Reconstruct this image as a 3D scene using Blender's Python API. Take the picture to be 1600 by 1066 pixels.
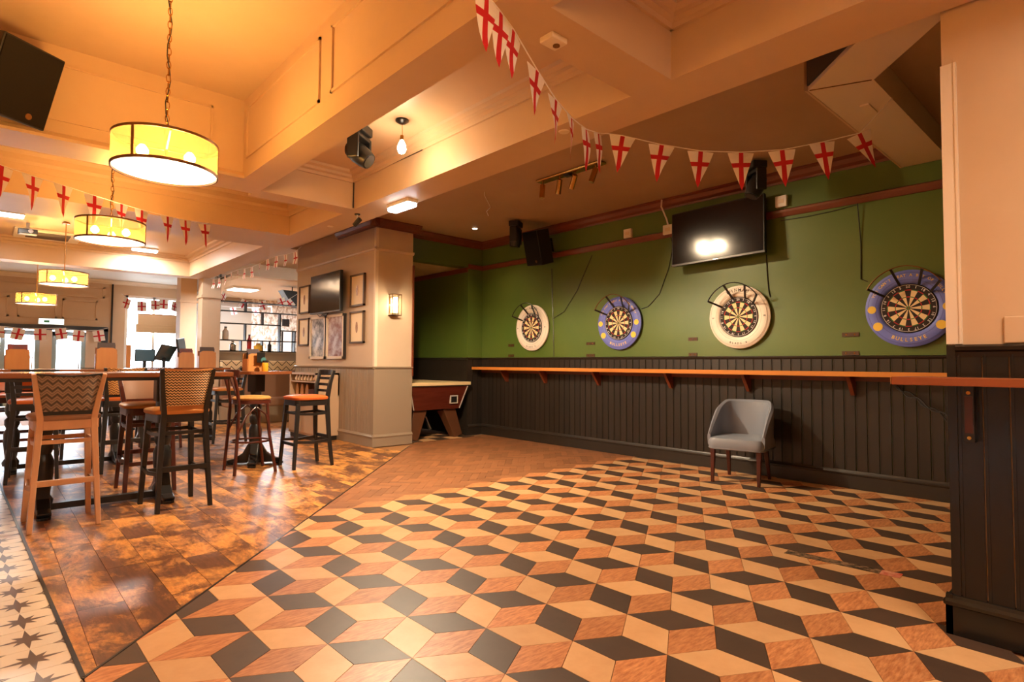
import bpy, bmesh, math, random
from mathutils import Vector, Matrix
random.seed(7)
for o in list(bpy.data.objects): bpy.data.objects.remove(o)
SC = bpy.context.scene
COL = SC.collection
PI = math.pi

# ------------------------------------------------------------------ camera
CAM_F, CAM_YAW, CAM_PITCH, CAM_ROLL, CAM_H = 905.63, .7389, .0391, .0059, 1.19
cp, sp = math.cos(CAM_PITCH), math.sin(CAM_PITCH)
fw = Vector((math.sin(CAM_YAW)*cp, math.cos(CAM_YAW)*cp, sp))
rt = Vector((math.cos(CAM_YAW), -math.sin(CAM_YAW), 0))
up = rt.cross(fw)
cr_, sr_ = math.cos(CAM_ROLL), math.sin(CAM_ROLL)
rt2 = rt*cr_ + up*sr_
up2 = up*cr_ - rt*sr_
cam = bpy.data.cameras.new('camera'); cam.sensor_width = 36; cam.lens = CAM_F/1600*36; cam.clip_start = .02; cam.clip_end = 200
camo = bpy.data.objects.new('camera', cam); COL.objects.link(camo)
m3 = Matrix((rt2, up2, -fw)).transposed()
camo.matrix_world = Matrix.Translation((0, 0, CAM_H)) @ m3.to_4x4()
SC.camera = camo

# ------------------------------------------------------------------ world, exposure
w = bpy.data.worlds.new('world'); SC.world = w; w.use_nodes = True
w.node_tree.nodes['Background'].inputs[0].default_value = (.80, .90, 1, 1)
w.node_tree.nodes['Background'].inputs[1].default_value = 22.0
vs = SC.view_settings
vs.view_transform = 'Standard'; vs.look = 'None'; vs.exposure = 0.3; vs.gamma = 1; vs.use_curve_mapping = False
SC.cycles.max_bounces = 7; SC.cycles.diffuse_bounces = 4; SC.cycles.glossy_bounces = 3; SC.cycles.transmission_bounces = 4
SC.cycles.sample_clamp_indirect = 6; SC.cycles.use_denoising = True
SC.cycles.caustics_reflective = False; SC.cycles.caustics_refractive = False
WARM = (1, .60, .22); AMBER = (1, .50, .11); SOFT = (1, .74, .46); DAY = (.80, .90, 1)
def light(name, kind, loc, watts, color, size=.05, rot=None, parent=None, **kw):
    l = bpy.data.lights.new(name, kind); l.energy = watts; l.color = color
    if kind in ('POINT', 'SPOT'): l.shadow_soft_size = size
    if kind == 'AREA': l.size = size
    for k, v in kw.items(): setattr(l, k, v)
    o = bpy.data.objects.new(name, l); COL.objects.link(o); o.location = loc
    if rot: o.rotation_euler = rot
    if parent: o.parent = parent
    return o
# daylight enters through the entrance glazing and the far window
for px, pw in ((1.25, 2.4), (3.75, 1.5)):
    po = light('daylight_portal', 'AREA', (px, 20.12, 1.1 if px < 2 else 2.0), 1, DAY, pw, (-PI/2, 0, 0), shape='RECTANGLE', size_y=2.0)
    po.data.cycles.is_portal = True

# ------------------------------------------------------------------ helpers
def S(r, g, b):
    f = lambda c: (c/255/12.92) if c/255 <= .04045 else ((c/255+.055)/1.055)**2.4
    return (f(r), f(g), f(b), 1)
MATS = {}
def mat(name, col, rough=.5, metal=0, noise=None, bump=0, bscale=30, rand=0, emit=None, emit_s=0, alpha=1, island=False, coat=0, stretch=(1, 1, 1), spec=.5):
    """col: base; noise=(col2, scale, contrast): blotches of a second colour; rand: value change from piece to piece"""
    if name in MATS: return MATS[name]
    m = bpy.data.materials.new(name); m.use_nodes = True; nt = m.node_tree; N = nt.nodes; L = nt.links
    b = N['Principled BSDF']
    b.inputs['Roughness'].default_value = rough; b.inputs['Metallic'].default_value = metal
    b.inputs['Specular IOR Level'].default_value = spec
    b.inputs['Coat Weight'].default_value = coat; b.inputs['Coat Roughness'].default_value = .15
    out = None
    tc = N.new('ShaderNodeTexCoord'); mp = N.new('ShaderNodeMapping'); mp.inputs['Scale'].default_value = stretch
    L.new(tc.outputs['Object'], mp.inputs[0])
    if rand and not island:
        oi0 = N.new('ShaderNodeObjectInfo'); mu = N.new('ShaderNodeMath'); mu.operation = 'MULTIPLY'; mu.inputs[1].default_value = 57.0
        L.new(oi0.outputs['Random'], mu.inputs[0]); L.new(mu.outputs[0], mp.inputs['Location'])
    if noise:
        col2, sc, con = noise
        nz = N.new('ShaderNodeTexNoise'); nz.inputs['Scale'].default_value = sc; nz.inputs['Detail'].default_value = 6; nz.inputs['Roughness'].default_value = .65
        L.new(mp.outputs[0], nz.inputs['Vector'])
        rp = N.new('ShaderNodeMapRange'); rp.inputs['From Min'].default_value = .5-con; rp.inputs['From Max'].default_value = .5+con
        L.new(nz.outputs['Fac'], rp.inputs['Value'])
        mx = N.new('ShaderNodeMix'); mx.data_type = 'RGBA'; mx.inputs['A'].default_value = col; mx.inputs['B'].default_value = col2
        L.new(rp.outputs[0], mx.inputs['Factor']); out = mx.outputs['Result']
    if rand:
        hs = N.new('ShaderNodeHueSaturation')
        if island: g = N.new('ShaderNodeNewGeometry'); src = g.outputs['Random Per Island']
        else: oi = N.new('ShaderNodeObjectInfo'); src = oi.outputs['Random']
        mr = N.new('ShaderNodeMapRange'); mr.inputs['To Min'].default_value = 1-rand; mr.inputs['To Max'].default_value = 1+rand
        L.new(src, mr.inputs['Value']); L.new(mr.outputs[0], hs.inputs['Value'])
        if out: L.new(out, hs.inputs['Color'])
        else: hs.inputs['Color'].default_value = col
        out = hs.outputs[0]
    if out: L.new(out, b.inputs['Base Color'])
    else: b.inputs['Base Color'].default_value = col
    if bump:
        nb = N.new('ShaderNodeTexNoise'); nb.inputs['Scale'].default_value = bscale; nb.inputs['Detail'].default_value = 4
        L.new(mp.outputs[0], nb.inputs['Vector'])
        bp = N.new('ShaderNodeBump'); bp.inputs['Strength'].default_value = bump; bp.inputs['Distance'].default_value = .01
        L.new(nb.outputs['Fac'], bp.inputs['Height']); L.new(bp.outputs[0], b.inputs['Normal'])
    if emit: b.inputs['Emission Color'].default_value = emit; b.inputs['Emission Strength'].default_value = emit_s
    b.inputs['Alpha'].default_value = alpha
    MATS[name] = m
    return m

def rotm(rx=0, ry=0, rz=0):
    return Matrix.Rotation(rz, 3, 'Z') @ Matrix.Rotation(ry, 3, 'Y') @ Matrix.Rotation(rx, 3, 'X')
class MB:
    def __init__(s): s.v = []; s.f = []; s.m = []; s.cur = 0
    def add(s, vs, fs):
        n = len(s.v); s.v += [tuple(v) for v in vs]
        for q in fs: s.f.append(tuple(i+n for i in q)); s.m.append(s.cur)
        return s
    def box(s, x0, x1, y0, y1, z0, z1, M=None):
        vs = [Vector((x, y, z)) for x in (x0, x1) for y in (y0, y1) for z in (z0, z1)]
        if M is not None: vs = [M @ v for v in vs]
        return s.add(vs, [(0, 1, 3, 2), (4, 6, 7, 5), (0, 4, 5, 1), (2, 3, 7, 6), (0, 2, 6, 4), (1, 5, 7, 3)])
    def cbox(s, c, sx, sy, sz, M=None):
        vs = [Vector((x*sx/2, y*sy/2, z*sz/2)) for x in (-1, 1) for y in (-1, 1) for z in (-1, 1)]
        if M is not None: vs = [M @ v for v in vs]
        vs = [v+Vector(c) for v in vs]
        return s.add(vs, [(0, 1, 3, 2), (4, 6, 7, 5), (0, 4, 5, 1), (2, 3, 7, 6), (0, 2, 6, 4), (1, 5, 7, 3)])
    def bar(s, p0, p1, w, d=None, w1=None, d1=None, side=(1, 0, 0)):
        """square-section bar from p0 to p1; w along 'side', d across; may taper"""
        d = d or w; w1 = w1 or w; d1 = d1 or d
        p0 = Vector(p0); p1 = Vector(p1); a = (p1-p0).normalized(); u = Vector(side); u = (u-a*u.dot(a)).normalized(); v = a.cross(u)
        vs = []
        for p, W, D in ((p0, w, d), (p1, w1, d1)):
            vs += [p+u*W/2+v*D/2, p-u*W/2+v*D/2, p-u*W/2-v*D/2, p+u*W/2-v*D/2]
        return s.add(vs, [(3, 2, 1, 0), (4, 5, 6, 7)]+[(i, (i+1) % 4, 4+(i+1) % 4, 4+i) for i in range(4)])
    def path(s, pts, w, d, side=(1, 0, 0), ws=None):
        """rectangular section swept along a polyline"""
        pts = [Vector(p) for p in pts]; vs = []; n = len(pts)
        for i, p in enumerate(pts):
            a = (pts[min(i+1, n-1)]-pts[max(i-1, 0)]).normalized(); u = Vector(side); u = (u-a*u.dot(a)).normalized(); v = a.cross(u)
            k = ws[i] if ws else 1
            vs += [p+u*w*k/2+v*d*k/2, p-u*w*k/2+v*d*k/2, p-u*w*k/2-v*d*k/2, p+u*w*k/2-v*d*k/2]
        fs = [(3, 2, 1, 0), tuple(4*(n-1)+k for k in range(4))]
        for j in range(n-1): fs += [(4*j+i, 4*j+(i+1) % 4, 4*j+4+(i+1) % 4, 4*j+4+i) for i in range(4)]
        return s.add(vs, fs)
    def tube(s, pts, r, n=8, closed=False, r1=None):
        pts = [Vector(p) for p in pts]; k = len(pts); vs = []; pu = None
        for i, p in enumerate(pts):
            if closed: a = pts[(i+1) % k]-pts[i-1]
            else: a = pts[min(i+1, k-1)]-pts[max(i-1, 0)]
            a = a.normalized()
            if pu is None:
                u = Vector((0, 0, 1)) if abs(a.z) < .9 else Vector((1, 0, 0))
            else: u = pu
            u = (u-a*u.dot(a)).normalized(); v = a.cross(u); pu = u
            R = r if r1 is None else r+(r1-r)*i/(k-1)
            vs += [p+(u*math.cos(2*PI*j/n)+v*math.sin(2*PI*j/n))*R for j in range(n)]
        fs = []
        for i in range(k if closed else k-1):
            i2 = (i+1) % k
            fs += [(i*n+j, i*n+(j+1) % n, i2*n+(j+1) % n, i2*n+j) for j in range(n)]
        if not closed: fs += [tuple(range(n-1, -1, -1)), tuple((k-1)*n+j for j in range(n))]
        return s.add(vs, fs)
    def lathe(s, prof, c=(0, 0, 0), n=20, M=None, cap=True):
        """profile [(r, z)...] about the z axis through c"""
        vs = []
        for r, z in prof:
            for j in range(n):
                v = Vector((r*math.cos(2*PI*j/n), r*math.sin(2*PI*j/n), z))
                if M is not None: v = M @ v
                vs.append(v+Vector(c))
        k = len(prof); fs = []
        for i in range(k-1): fs += [(i*n+j, i*n+(j+1) % n, (i+1)*n+(j+1) % n, (i+1)*n+j) for j in range(n)]
        if cap: fs += [tuple(range(n-1, -1, -1)), tuple((k-1)*n+j for j in range(n))]
        return s.add(vs, fs)
    def prism(s, poly, z0, z1, M=None, T=(0, 0, 0)):
        n = len(poly); vs = [Vector((x, y, z0)) for x, y in poly]+[Vector((x, y, z1)) for x, y in poly]
        if M is not None: vs = [M @ v for v in vs]
        vs = [v+Vector(T) for v in vs]
        return s.add(vs, [tuple(range(n-1, -1, -1)), tuple(range(n, 2*n))]+[(i, (i+1) % n, n+(i+1) % n, n+i) for i in range(n)])
    def quad(s, a, b, c, d): return s.add([a, b, c, d], [(0, 1, 2, 3)])
    def mesh(s, name, mats, smooth=False, fix=True, auto=None):
        me = bpy.data.meshes.new(name); me.from_pydata(s.v, [], s.f)
        for mm in (mats if isinstance(mats, (list, tuple)) else [mats]): me.materials.append(mm)
        for p, k in zip(me.polygons, s.m): p.material_index = k
        if fix:
            bm = bmesh.new(); bm.from_mesh(me); bmesh.ops.recalc_face_normals(bm, faces=bm.faces); bm.to_mesh(me); bm.free()
        if smooth:
            me.polygons.foreach_set('use_smooth', [True]*len(me.polygons))
            try: me.set_sharp_from_angle(angle=math.radians(40))
            except Exception: pass
        return me
    def build(s, name, mats, parent=None, smooth=False, bevel=0, loc=None, rot=None, label=None, fix=True):
        o = bpy.data.objects.new(name, s.mesh(name, mats, smooth, fix)); COL.objects.link(o)
        if parent: o.parent = parent
        if loc is not None: o.location = loc
        if rot is not None: o.rotation_euler = rot
        if bevel:
            bv = o.modifiers.new('bevel', 'BEVEL'); bv.width = bevel; bv.segments = 2; bv.limit_method = 'ANGLE'; bv.angle_limit = math.radians(40)
        if label: o['label'] = label
        return o
def struct(o): o['kind'] = 'structure'; return o
def tag(o, label, cat, group=None):
    o['label'] = label; o['category'] = cat
    if group: o['group'] = group
    return o
def thing(name, label, cat, loc=(0, 0, 0), rz=0, group=None, rot=None):
    o = bpy.data.objects.new(name, None); COL.objects.link(o); o.empty_display_size = .1
    o.location = loc; o.rotation_euler = rot or (0, 0, rz)
    return tag(o, label, cat, group)
def copy_tree(o, parent=None):
    c = o.copy(); COL.objects.link(c)
    if parent: c.parent = parent
    for ch in o.children: copy_tree(ch, c)
    return c
def link_mesh(name, me, parent=None, loc=None, rot=None):
    o = bpy.data.objects.new(name, me); COL.objects.link(o)
    if parent: o.parent = parent
    if loc is not None: o.location = loc
    if rot is not None: o.rotation_euler = rot
    return o
_txt = {}
def text_geo(t, size, bold=0):
    """flat letter outlines as (verts, faces), centred on the origin in x, baseline at 0"""
    k = (t, size, bold)
    if k in _txt: return _txt[k]
    cu = bpy.data.curves.new('t', 'FONT'); cu.body = t; cu.size = size; cu.align_x = 'CENTER'; cu.resolution_u = 2; cu.offset = bold
    o = bpy.data.objects.new('t', cu); COL.objects.link(o)
    me = bpy.data.meshes.new_from_object(o.evaluated_get(bpy.context.evaluated_depsgraph_get()))
    r = ([v.co.copy() for v in me.vertices], [tuple(p.vertices) for p in me.polygons])
    bpy.data.objects.remove(o); bpy.data.curves.remove(cu); bpy.data.meshes.remove(me)
    _txt[k] = r
    return r

# ------------------------------------------------------------------ materials
M_CREAM = mat('cream_paint', S(208, 178, 144), .45, noise=(S(198, 166, 130), 1.3, .25), bump=.03, bscale=60)
M_CREAMD = mat('cream_gloss', S(226, 208, 184), .35)
M_TAUPE = mat('taupe_paint', S(150, 132, 112), .4, rand=.06)
M_PILLAR = mat('stone_paint', S(205, 184, 158), .45, noise=(S(196, 172, 146), 1.5, .25))
M_GREEN = mat('green_paint', S(76, 100, 36), .42, noise=(S(90, 106, 42), 1.1, .2), bump=.04, bscale=40)
M_BLACKP = mat('black_board_paint', S(35, 30, 25), .38, rand=.12, noise=(S(47, 40, 33), 6, .3), stretch=(1, 1, .15))
M_BLACKG = mat('black_gloss_paint', S(24, 23, 21), .25)
M_REDWOOD = mat('red_stained_wood', S(122, 58, 30), .35, noise=(S(92, 40, 20), 9, .3), stretch=(1, .1, 1))
M_SHELF = mat('shelf_wood', S(196, 108, 44), .3, noise=(S(160, 78, 30), 8, .3), stretch=(1, .12, 1), rand=.05)
M_DARK = mat('tile_dark', S(80, 60, 47), .45, noise=(S(64, 48, 38), 10, .3), rand=.10)
M_LIGHT = mat('tile_cream', S(216, 172, 122), .42, noise=(S(196, 148, 100), 7, .3), rand=.08)
M_WOODT = mat('tile_wood', S(210, 146, 94), .42, noise=(S(160, 94, 52), 13, .16), rand=.14, stretch=(1.2, 6, 1))
M_GAP = mat('floor_joint', S(168, 120, 76), .7)
def plank_mat():
    m = bpy.data.materials.new('worn_plank'); m.use_nodes = True; nt = m.node_tree; N = nt.nodes; L = nt.links; b = N['Principled BSDF']
    tc = N.new('ShaderNodeTexCoord'); oi = N.new('ShaderNodeObjectInfo'); mu = N.new('ShaderNodeMath'); mu.operation = 'MULTIPLY'; mu.inputs[1].default_value = 61
    L.new(oi.outputs['Random'], mu.inputs[0])
    def noise(sc, st, det, rough, lo, hi):
        mp = N.new('ShaderNodeMapping'); mp.inputs['Scale'].default_value = st; L.new(tc.outputs['Object'], mp.inputs[0]); L.new(mu.outputs[0], mp.inputs['Location'])
        n = N.new('ShaderNodeTexNoise'); n.inputs['Scale'].default_value = sc; n.inputs['Detail'].default_value = det; n.inputs['Roughness'].default_value = rough; n.inputs['Distortion'].default_value = .4; L.new(mp.outputs[0], n.inputs['Vector'])
        r = N.new('ShaderNodeMapRange'); r.inputs['From Min'].default_value = lo; r.inputs['From Max'].default_value = hi; L.new(n.outputs['Fac'], r.inputs['Value']); return r.outputs[0]
    def mix(a, bb, f):
        x = N.new('ShaderNodeMix'); x.data_type = 'RGBA'
        for k, q in (('A', a), ('B', bb)):
            if isinstance(q, tuple): x.inputs[k].default_value = q
            else: L.new(q, x.inputs[k])
        L.new(f, x.inputs['Factor']); return x.outputs['Result']
    dark = mix(S(84, 50, 32), S(122, 76, 46), noise(7, (7, .8, 1), 8, .7, .35, .65))
    worn = mix(S(196, 124, 54), S(226, 160, 84), noise(9, (6, 1, 1), 8, .7, .35, .65))
    c = mix(dark, worn, noise(2.4, (1.3, .8, 1), 14, .76, .46, .57))
    hs = N.new('ShaderNodeHueSaturation'); mr = N.new('ShaderNodeMapRange'); mr.inputs['To Min'].default_value = .82; mr.inputs['To Max'].default_value = 1.18
    L.new(oi.outputs['Random'], mr.inputs['Value']); L.new(mr.outputs[0], hs.inputs['Value']); L.new(c, hs.inputs['Color']); L.new(hs.outputs[0], b.inputs['Base Color'])
    b.inputs['Roughness'].default_value = .36
    return m
M_PLANK = plank_mat()
M_HERR = mat('herringbone_oak', S(156, 104, 66), .45, noise=(S(132, 82, 50), 9, .3), rand=.24, island=True)
M_WTILE = mat('pale_tile', S(232, 218, 198), .28, noise=(S(222, 204, 180), 3, .3), rand=.03)
M_STAR = mat('tile_star', S(104, 88, 80), .3)
M_BLACK = mat('black_plastic', S(22, 21, 20), .4)
M_BLACKM = mat('black_metal', S(24, 23, 22), .35, .4)
M_BRASS = mat('brass', S(190, 140, 66), .25, 1)
M_STEEL = mat('steel', S(190, 190, 188), .25, 1)
M_WHITE = mat('white_plastic', S(232, 226, 216), .4)
M_REDC = mat('flag_red', S(190, 24, 34), .8)
M_WHITEC = mat('flag_white', S(238, 230, 222), .8)
M_EBONY = mat('ebonised_wood', S(30, 27, 26), .3)
M_MAHOG = mat('mahogany', S(84, 36, 24), .28, noise=(S(62, 26, 18), 12, .3))
M_BEECH = mat('beech', S(206, 160, 122), .38, noise=(S(190, 142, 104), 12, .3), stretch=(1, 1, .2))
M_TABLE = mat('table_top_wood', S(140, 84, 50), .18, noise=(S(112, 64, 38), 7, .3), stretch=(.2, 1, 1))
M_TANL = mat('tan_leather', S(186, 122, 62), .4, bump=.05)
M_ORANGE = mat('orange_leather', S(190, 96, 42), .42, bump=.05)
M_BROWNL = mat('brown_leather', S(146, 108, 84), .42)
M_BLUE = mat('slate_blue_leather', S(128, 134, 146), .32, bump=.03, bscale=200)
M_SCREEN = mat('screen', S(14, 12, 11), .12, coat=.5)
M_OAK = mat('oak_box', S(196, 134, 74), .45, noise=(S(176, 112, 58), 8, .3), stretch=(1, 1, .2))
M_RIM = mat('bronze_rim', S(120, 82, 44), .4, .6)
M_CHAR = mat('charcoal_card', S(78, 66, 70), .6)
def glassm(name, col=(1, 1, 1, 1), rough=.0, transp=.85):
    m = bpy.data.materials.new(name); m.use_nodes = True; nt = m.node_tree; N = nt.nodes; L = nt.links
    N.remove(N['Principled BSDF']); o = N['Material Output']
    t = N.new('ShaderNodeBsdfTransparent'); t.inputs[0].default_value = col
    g = N.new('ShaderNodeBsdfGlossy'); g.inputs['Roughness'].default_value = rough
    x = N.new('ShaderNodeMixShader'); x.inputs[0].default_value = 1-transp
    L.new(t.outputs[0], x.inputs[1]); L.new(g.outputs[0], x.inputs[2]); L.new(x.outputs[0], o.inputs[0])
    return m
M_GLASS = glassm('clear_glass', (.95, .98, 1, 1), .02, .93)

# ------------------------------------------------------------------ floor
ZB = 2.82            # underside of the ceiling beams
def clip(poly, a, b, c):
    """keep a*x+b*y+c >= 0"""
    out = []
    for i in range(len(poly)):
        p, q = poly[i], poly[(i+1) % len(poly)]
        dp, dq = a*p[0]+b*p[1]+c, a*q[0]+b*q[1]+c
        if dp >= 0: out.append(p)
        if dp*dq < 0:
            t = dp/(dp-dq); out.append((p[0]+(q[0]-p[0])*t, p[1]+(q[1]-p[1])*t))
    return out
def area(poly): return abs(sum(poly[i][0]*poly[(i+1) % len(poly)][1]-poly[(i+1) % len(poly)][0]*poly[i][1] for i in range(len(poly))))/2
def shrink(poly, g):
    cx = sum(p[0] for p in poly)/len(poly); cy = sum(p[1] for p in poly)/len(poly)
    out = []
    for x, y in poly:
        d = math.hypot(x-cx, y-cy) or 1; k = max(0, 1-g/d); out.append((cx+(x-cx)*k, cy+(y-cy)*k))
    return out
def to_px(x, y, z):
    v = Vector((x, y, z-CAM_H)); d = v.dot(fw)
    if d < .05: return None
    return (800+CAM_F*v.dot(rt2)/d, 533-CAM_F*v.dot(up2)/d)
def px_area(poly):
    q = [to_px(x, y, 0) for x, y in poly]
    if any(p is None for p in q): return 0
    c = (sum(p[0] for p in q)/len(q), sum(p[1] for p in q)/len(q))
    if not (-20 < c[0] < 1620 and c[1] < 1090): return 0
    return area(q)
DS = 1.05                                     # diagonal joint between planks (left) and tiles (right)
def diag_side(x, y): return (y-2.72)-DS*(x-.31)
WB = lambda y: .31-.034*(y-2.73)              # joint between pale star tiles and planks
fl = struct(MB().box(-3.5, 9.2, -3.2, 20.2, -.12, -.012).build('floor', M_GAP))
struct(MB().box(2.6, 9.2, 12.4, 20.2, -.011, -.003).build('floor', M_PLANK))

# cube-pattern tiles: star vertices on a triangular lattice
LS, LPHI, LO = .3934, -1.0331, (1.699, 2.717)
va = (LS*math.cos(LPHI), LS*math.sin(LPHI)); vd = (LS*math.cos(LPHI-PI/3), LS*math.sin(LPHI-PI/3))
vw = (vd[0]-va[0], vd[1]-va[1])
def rhomb(c, e):
    h = LS/math.sqrt(3)/2; n = (-e[1]/LS*h, e[0]/LS*h)
    return [(c[0]-e[0]/2, c[1]-e[1]/2), (c[0]-n[0], c[1]-n[1]), (c[0]+e[0]/2, c[1]+e[1]/2), (c[0]+n[0], c[1]+n[1])]
tiles = []
for i in range(-40, 41):
    for j in range(-40, 41):
        P = (LO[0]+i*va[0]+j*vd[0], LO[1]+i*va[1]+j*vd[1])
        if not (-1.2 < P[0] < 6.8 and -2.2 < P[1] < 5.3): continue
        for e, kind in ((va, 0 if (i+j) % 2 else 1), (vd, 1 if (i+j) % 2 else 0), (vw, 2)):
            c = (P[0]+e[0]/2, P[1]+e[1]/2)
            if c[1] > 4.56 or c[1] < -1.8: continue
            poly = rhomb(c, e); full = area(poly)
            poly = clip(poly, DS, -1, 2.72-DS*.31-.008)
            if len(poly) > 2: poly = clip(poly, 1, .034, -.31-.034*2.73-.004)
            if len(poly) > 2: poly = clip(poly, -1, 0, 6.27)
            if len(poly) < 3 or area(poly) < full*.01: continue
            cc = (sum(p[0] for p in poly)/len(poly), sum(p[1] for p in poly)/len(poly))
            if cc[0] > 3.26 and cc[1] < .58: continue
            tiles.append((px_area(poly), poly, kind, cc, area(poly) > full*.999, e))
tiles.sort(key=lambda t: -t[0])
TM = [M_DARK, M_LIGHT, M_WOODT]; shared = {}
rest = MB()
for k, (pa, poly, kind, c, whole, e) in enumerate(tiles):
    q = shrink([(x-c[0], y-c[1]) for x, y in poly], .0018)
    if k < 300 and pa > 0:
        key = (kind, e) if whole else None
        if key and key in shared: me = shared[key]
        else:
            me = MB().prism(q, -.012, 0).mesh('tile', TM[kind])
            if key: shared[key] = me
        link_mesh('tile', me, fl, (c[0], c[1], 0))
    else:
        rest.cur = kind; rest.prism([(x+c[0], y+c[1]) for x, y in q], -.012, 0)
o = rest.build('small_tiles', TM, fl); o['kind'] = 'stuff'

# herringbone blocks, rows along x
HW, HL = .078, .312; hb = MB(); c45 = math.sqrt(.5)
for i in range(-90, 91):
    for j in range(-24, 25):
        bx, by = i*HW+j*HL, i*HW-j*HL
        for x0, x1, y0, y1 in ((bx, bx+HL, by, by+HW), (bx+HL, bx+HL+HW, by+HW-HL, by+HW)):
            q = shrink([(x0, y0), (x1, y0), (x1, y1), (x0, y1)], .0022)
            q = [((x+y)*c45+4, (y-x)*c45+6) for x, y in q]
            for a, b, c in ((DS, -1, 2.72-DS*.31-.008), (0, 1, -4.28), (0, -1, 7.44), (-1, 0, 6.27), (1, 0, -1.7)):
                if len(q) > 2: q = clip(q, a, b, c)
            if len(q) > 2 and area(q) > 1e-4: hb.prism(q, -.012, -.002)
o = hb.build('herringbone_blocks', M_HERR, fl); o['kind'] = 'stuff'

# worn planks, running along y
PW, PLN = .192, 1.24
n = 0
for i in range(0, 27):
    x0 = -.02+i*PW; off = (i*.47 % 1)*PLN
    for j in range(-1, 9):
        y0 = 2.3+j*PLN+off; y1 = y0+PLN
        q = [(x0+.001, y0+.001), (x0+PW-.001, y0+.001), (x0+PW-.001, y1-.001), (x0+.001, y1-.001)]
        q = clip(q, -DS, 1, -2.72+DS*.31-.002)
        if len(q) > 2: q = clip(q, 1, .034, -.31-.034*2.73-.004)
        if len(q) > 2 and x0 > 3.9: q = clip(q, -1, 0, 4.1) if y1 > 7.4 else q
        if len(q) < 3 or area(q) < .002: continue
        if x0 > 4.1 and y0 > 7.38: continue
        cc = (sum(p[0] for p in q)/len(q), sum(p[1] for p in q)/len(q))
        MB().prism([(x-cc[0], y-cc[1]) for x, y in q], -.012, -.001).build('plank', M_PLANK, fl, loc=(cc[0], cc[1], 0)); n += 1

# pale patterned tiles on the walkway at the left
TS = .235
st = MB().box(-TS/2+.0012, TS/2-.0012, -TS/2+.0012, TS/2-.0012, -.012, 0)
st.cur = 1
for k in range(8):
    a = k*PI/4; r = .112 if k % 2 == 0 else .070
    p = lambda ang, rr: Vector((rr*math.cos(ang), rr*math.sin(ang), .0004))
    st.add([p(0, 0), p(a-PI/8, .034), p(a, r), p(a+PI/8, .034)], [(0, 1, 2, 3)])
for sx in (-1, 1):
    for sy in (-1, 1):
        cxx, cyy = sx*(TS/2-.002), sy*(TS/2-.002)
        st.add([Vector((cxx, cyy, .0004)), Vector((cxx-sx*.042, cyy, .0004)), Vector((cxx-sx*.012, cyy-sy*.012, .0004)), Vector((cxx, cyy-sy*.042, .0004))], [(0, 1, 2, 3)])
sme = st.mesh('patterned_tile', [M_WTILE, M_STAR], fix=False)
for i in range(3):
    for j in range(-2, 42):
        yy = 3.022+(j-2)*TS; xx = WB(yy)-.118-i*TS
        link_mesh('patterned_tile', sme, fl, (xx, yy, 0), (0, 0, math.atan(.034)))
# strip of edging between tiles and planks
MB().add([Vector((WB(2.73)-.004, 2.73, 0)), Vector((WB(2.73)+.012, 2.73, 0)), Vector((WB(12)+.012, 12, 0)), Vector((WB(12)-.004, 12, 0)),
          Vector((WB(2.73)-.004, 2.73, .003)), Vector((WB(2.73)+.012, 2.73, .003)), Vector((WB(12)+.012, 12, .003)), Vector((WB(12)-.004, 12, .003))],
         [(0, 3, 2, 1), (4, 5, 6, 7), (0, 1, 5, 4), (1, 2, 6, 5), (2, 3, 7, 6), (3, 0, 4, 7)]).build('edging_strip', M_BLACK, fl)
L0, L1 = (.31, 2.72), (4.60, 2.72+DS*4.29)
MB().bar((L0[0], L0[1], .0), (L1[0], L1[1], .0), .012, .004, side=(1, -1/DS, 0)).build('joint_strip', M_EBONY, fl)
# chequered tiles in the pool recess
for i in range(5):
    for j in range(3):
        MB().box(4.73+i*.25+.002, 4.98+i*.25-.002, 7.46+j*.25, 7.71+j*.25-.004, -.012, .0).build('tile', M_LIGHT if (i+j) % 2 else M_DARK, fl)

# ------------------------------------------------------------------ walls
def boards_x(parent, x, y0, y1, z0, z1, wd, m, t=.014, name='board'):
    """vertical boards standing proud of a wall that faces -x"""
    n = round((y1-y0)/wd); wd = (y1-y0)/n
    me = MB().box(-t, 0, -wd/2+.004, wd/2-.004, z0, z1)
    me.box(-t-.003, -t+.002, wd/2-.012, wd/2-.006, z0, z1)
    me = me.mesh(name, m)
    for k in range(n): link_mesh(name, me, parent, (x, y0+(k+.5)*wd, 0))
def mould(mb, p0, p1, prof, out, z):
    """sweep a moulding profile [(out, dz)...] from p0 to p1 (xy), sticking out along 'out'"""
    k = len(prof); vs = []
    for p in (p0, p1): vs += [(p[0]+out[0]*a, p[1]+out[1]*a, z+b) for a, b in prof]
    mb.add(vs, [tuple(range(k)), tuple(range(2*k-1, k-1, -1))]+[(i, (i+1) % k, k+(i+1) % k, k+i) for i in range(k)])
    return mb
SKIRT = [(0, 0), (.026, 0), (.026, .125), (.034, .13), (.036, .145), (.026, .158), (.02, .172), (0, .176)]
CAPR = [(0, 0), (.018, .004), (.03, .018), (.034, .030), (.018, .036), (0, .038)]
RAIL = [(0, 0), (.012, .004), (.02, .02), (.030, .045), (.034, .07), (.018, .082), (0, .085)]
CROWN = [(0, 0), (.012, .0), (.018, .022), (.05, .045), (.075, .085), (.10, .10), (.10, .115), (0, .115)]

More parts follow.
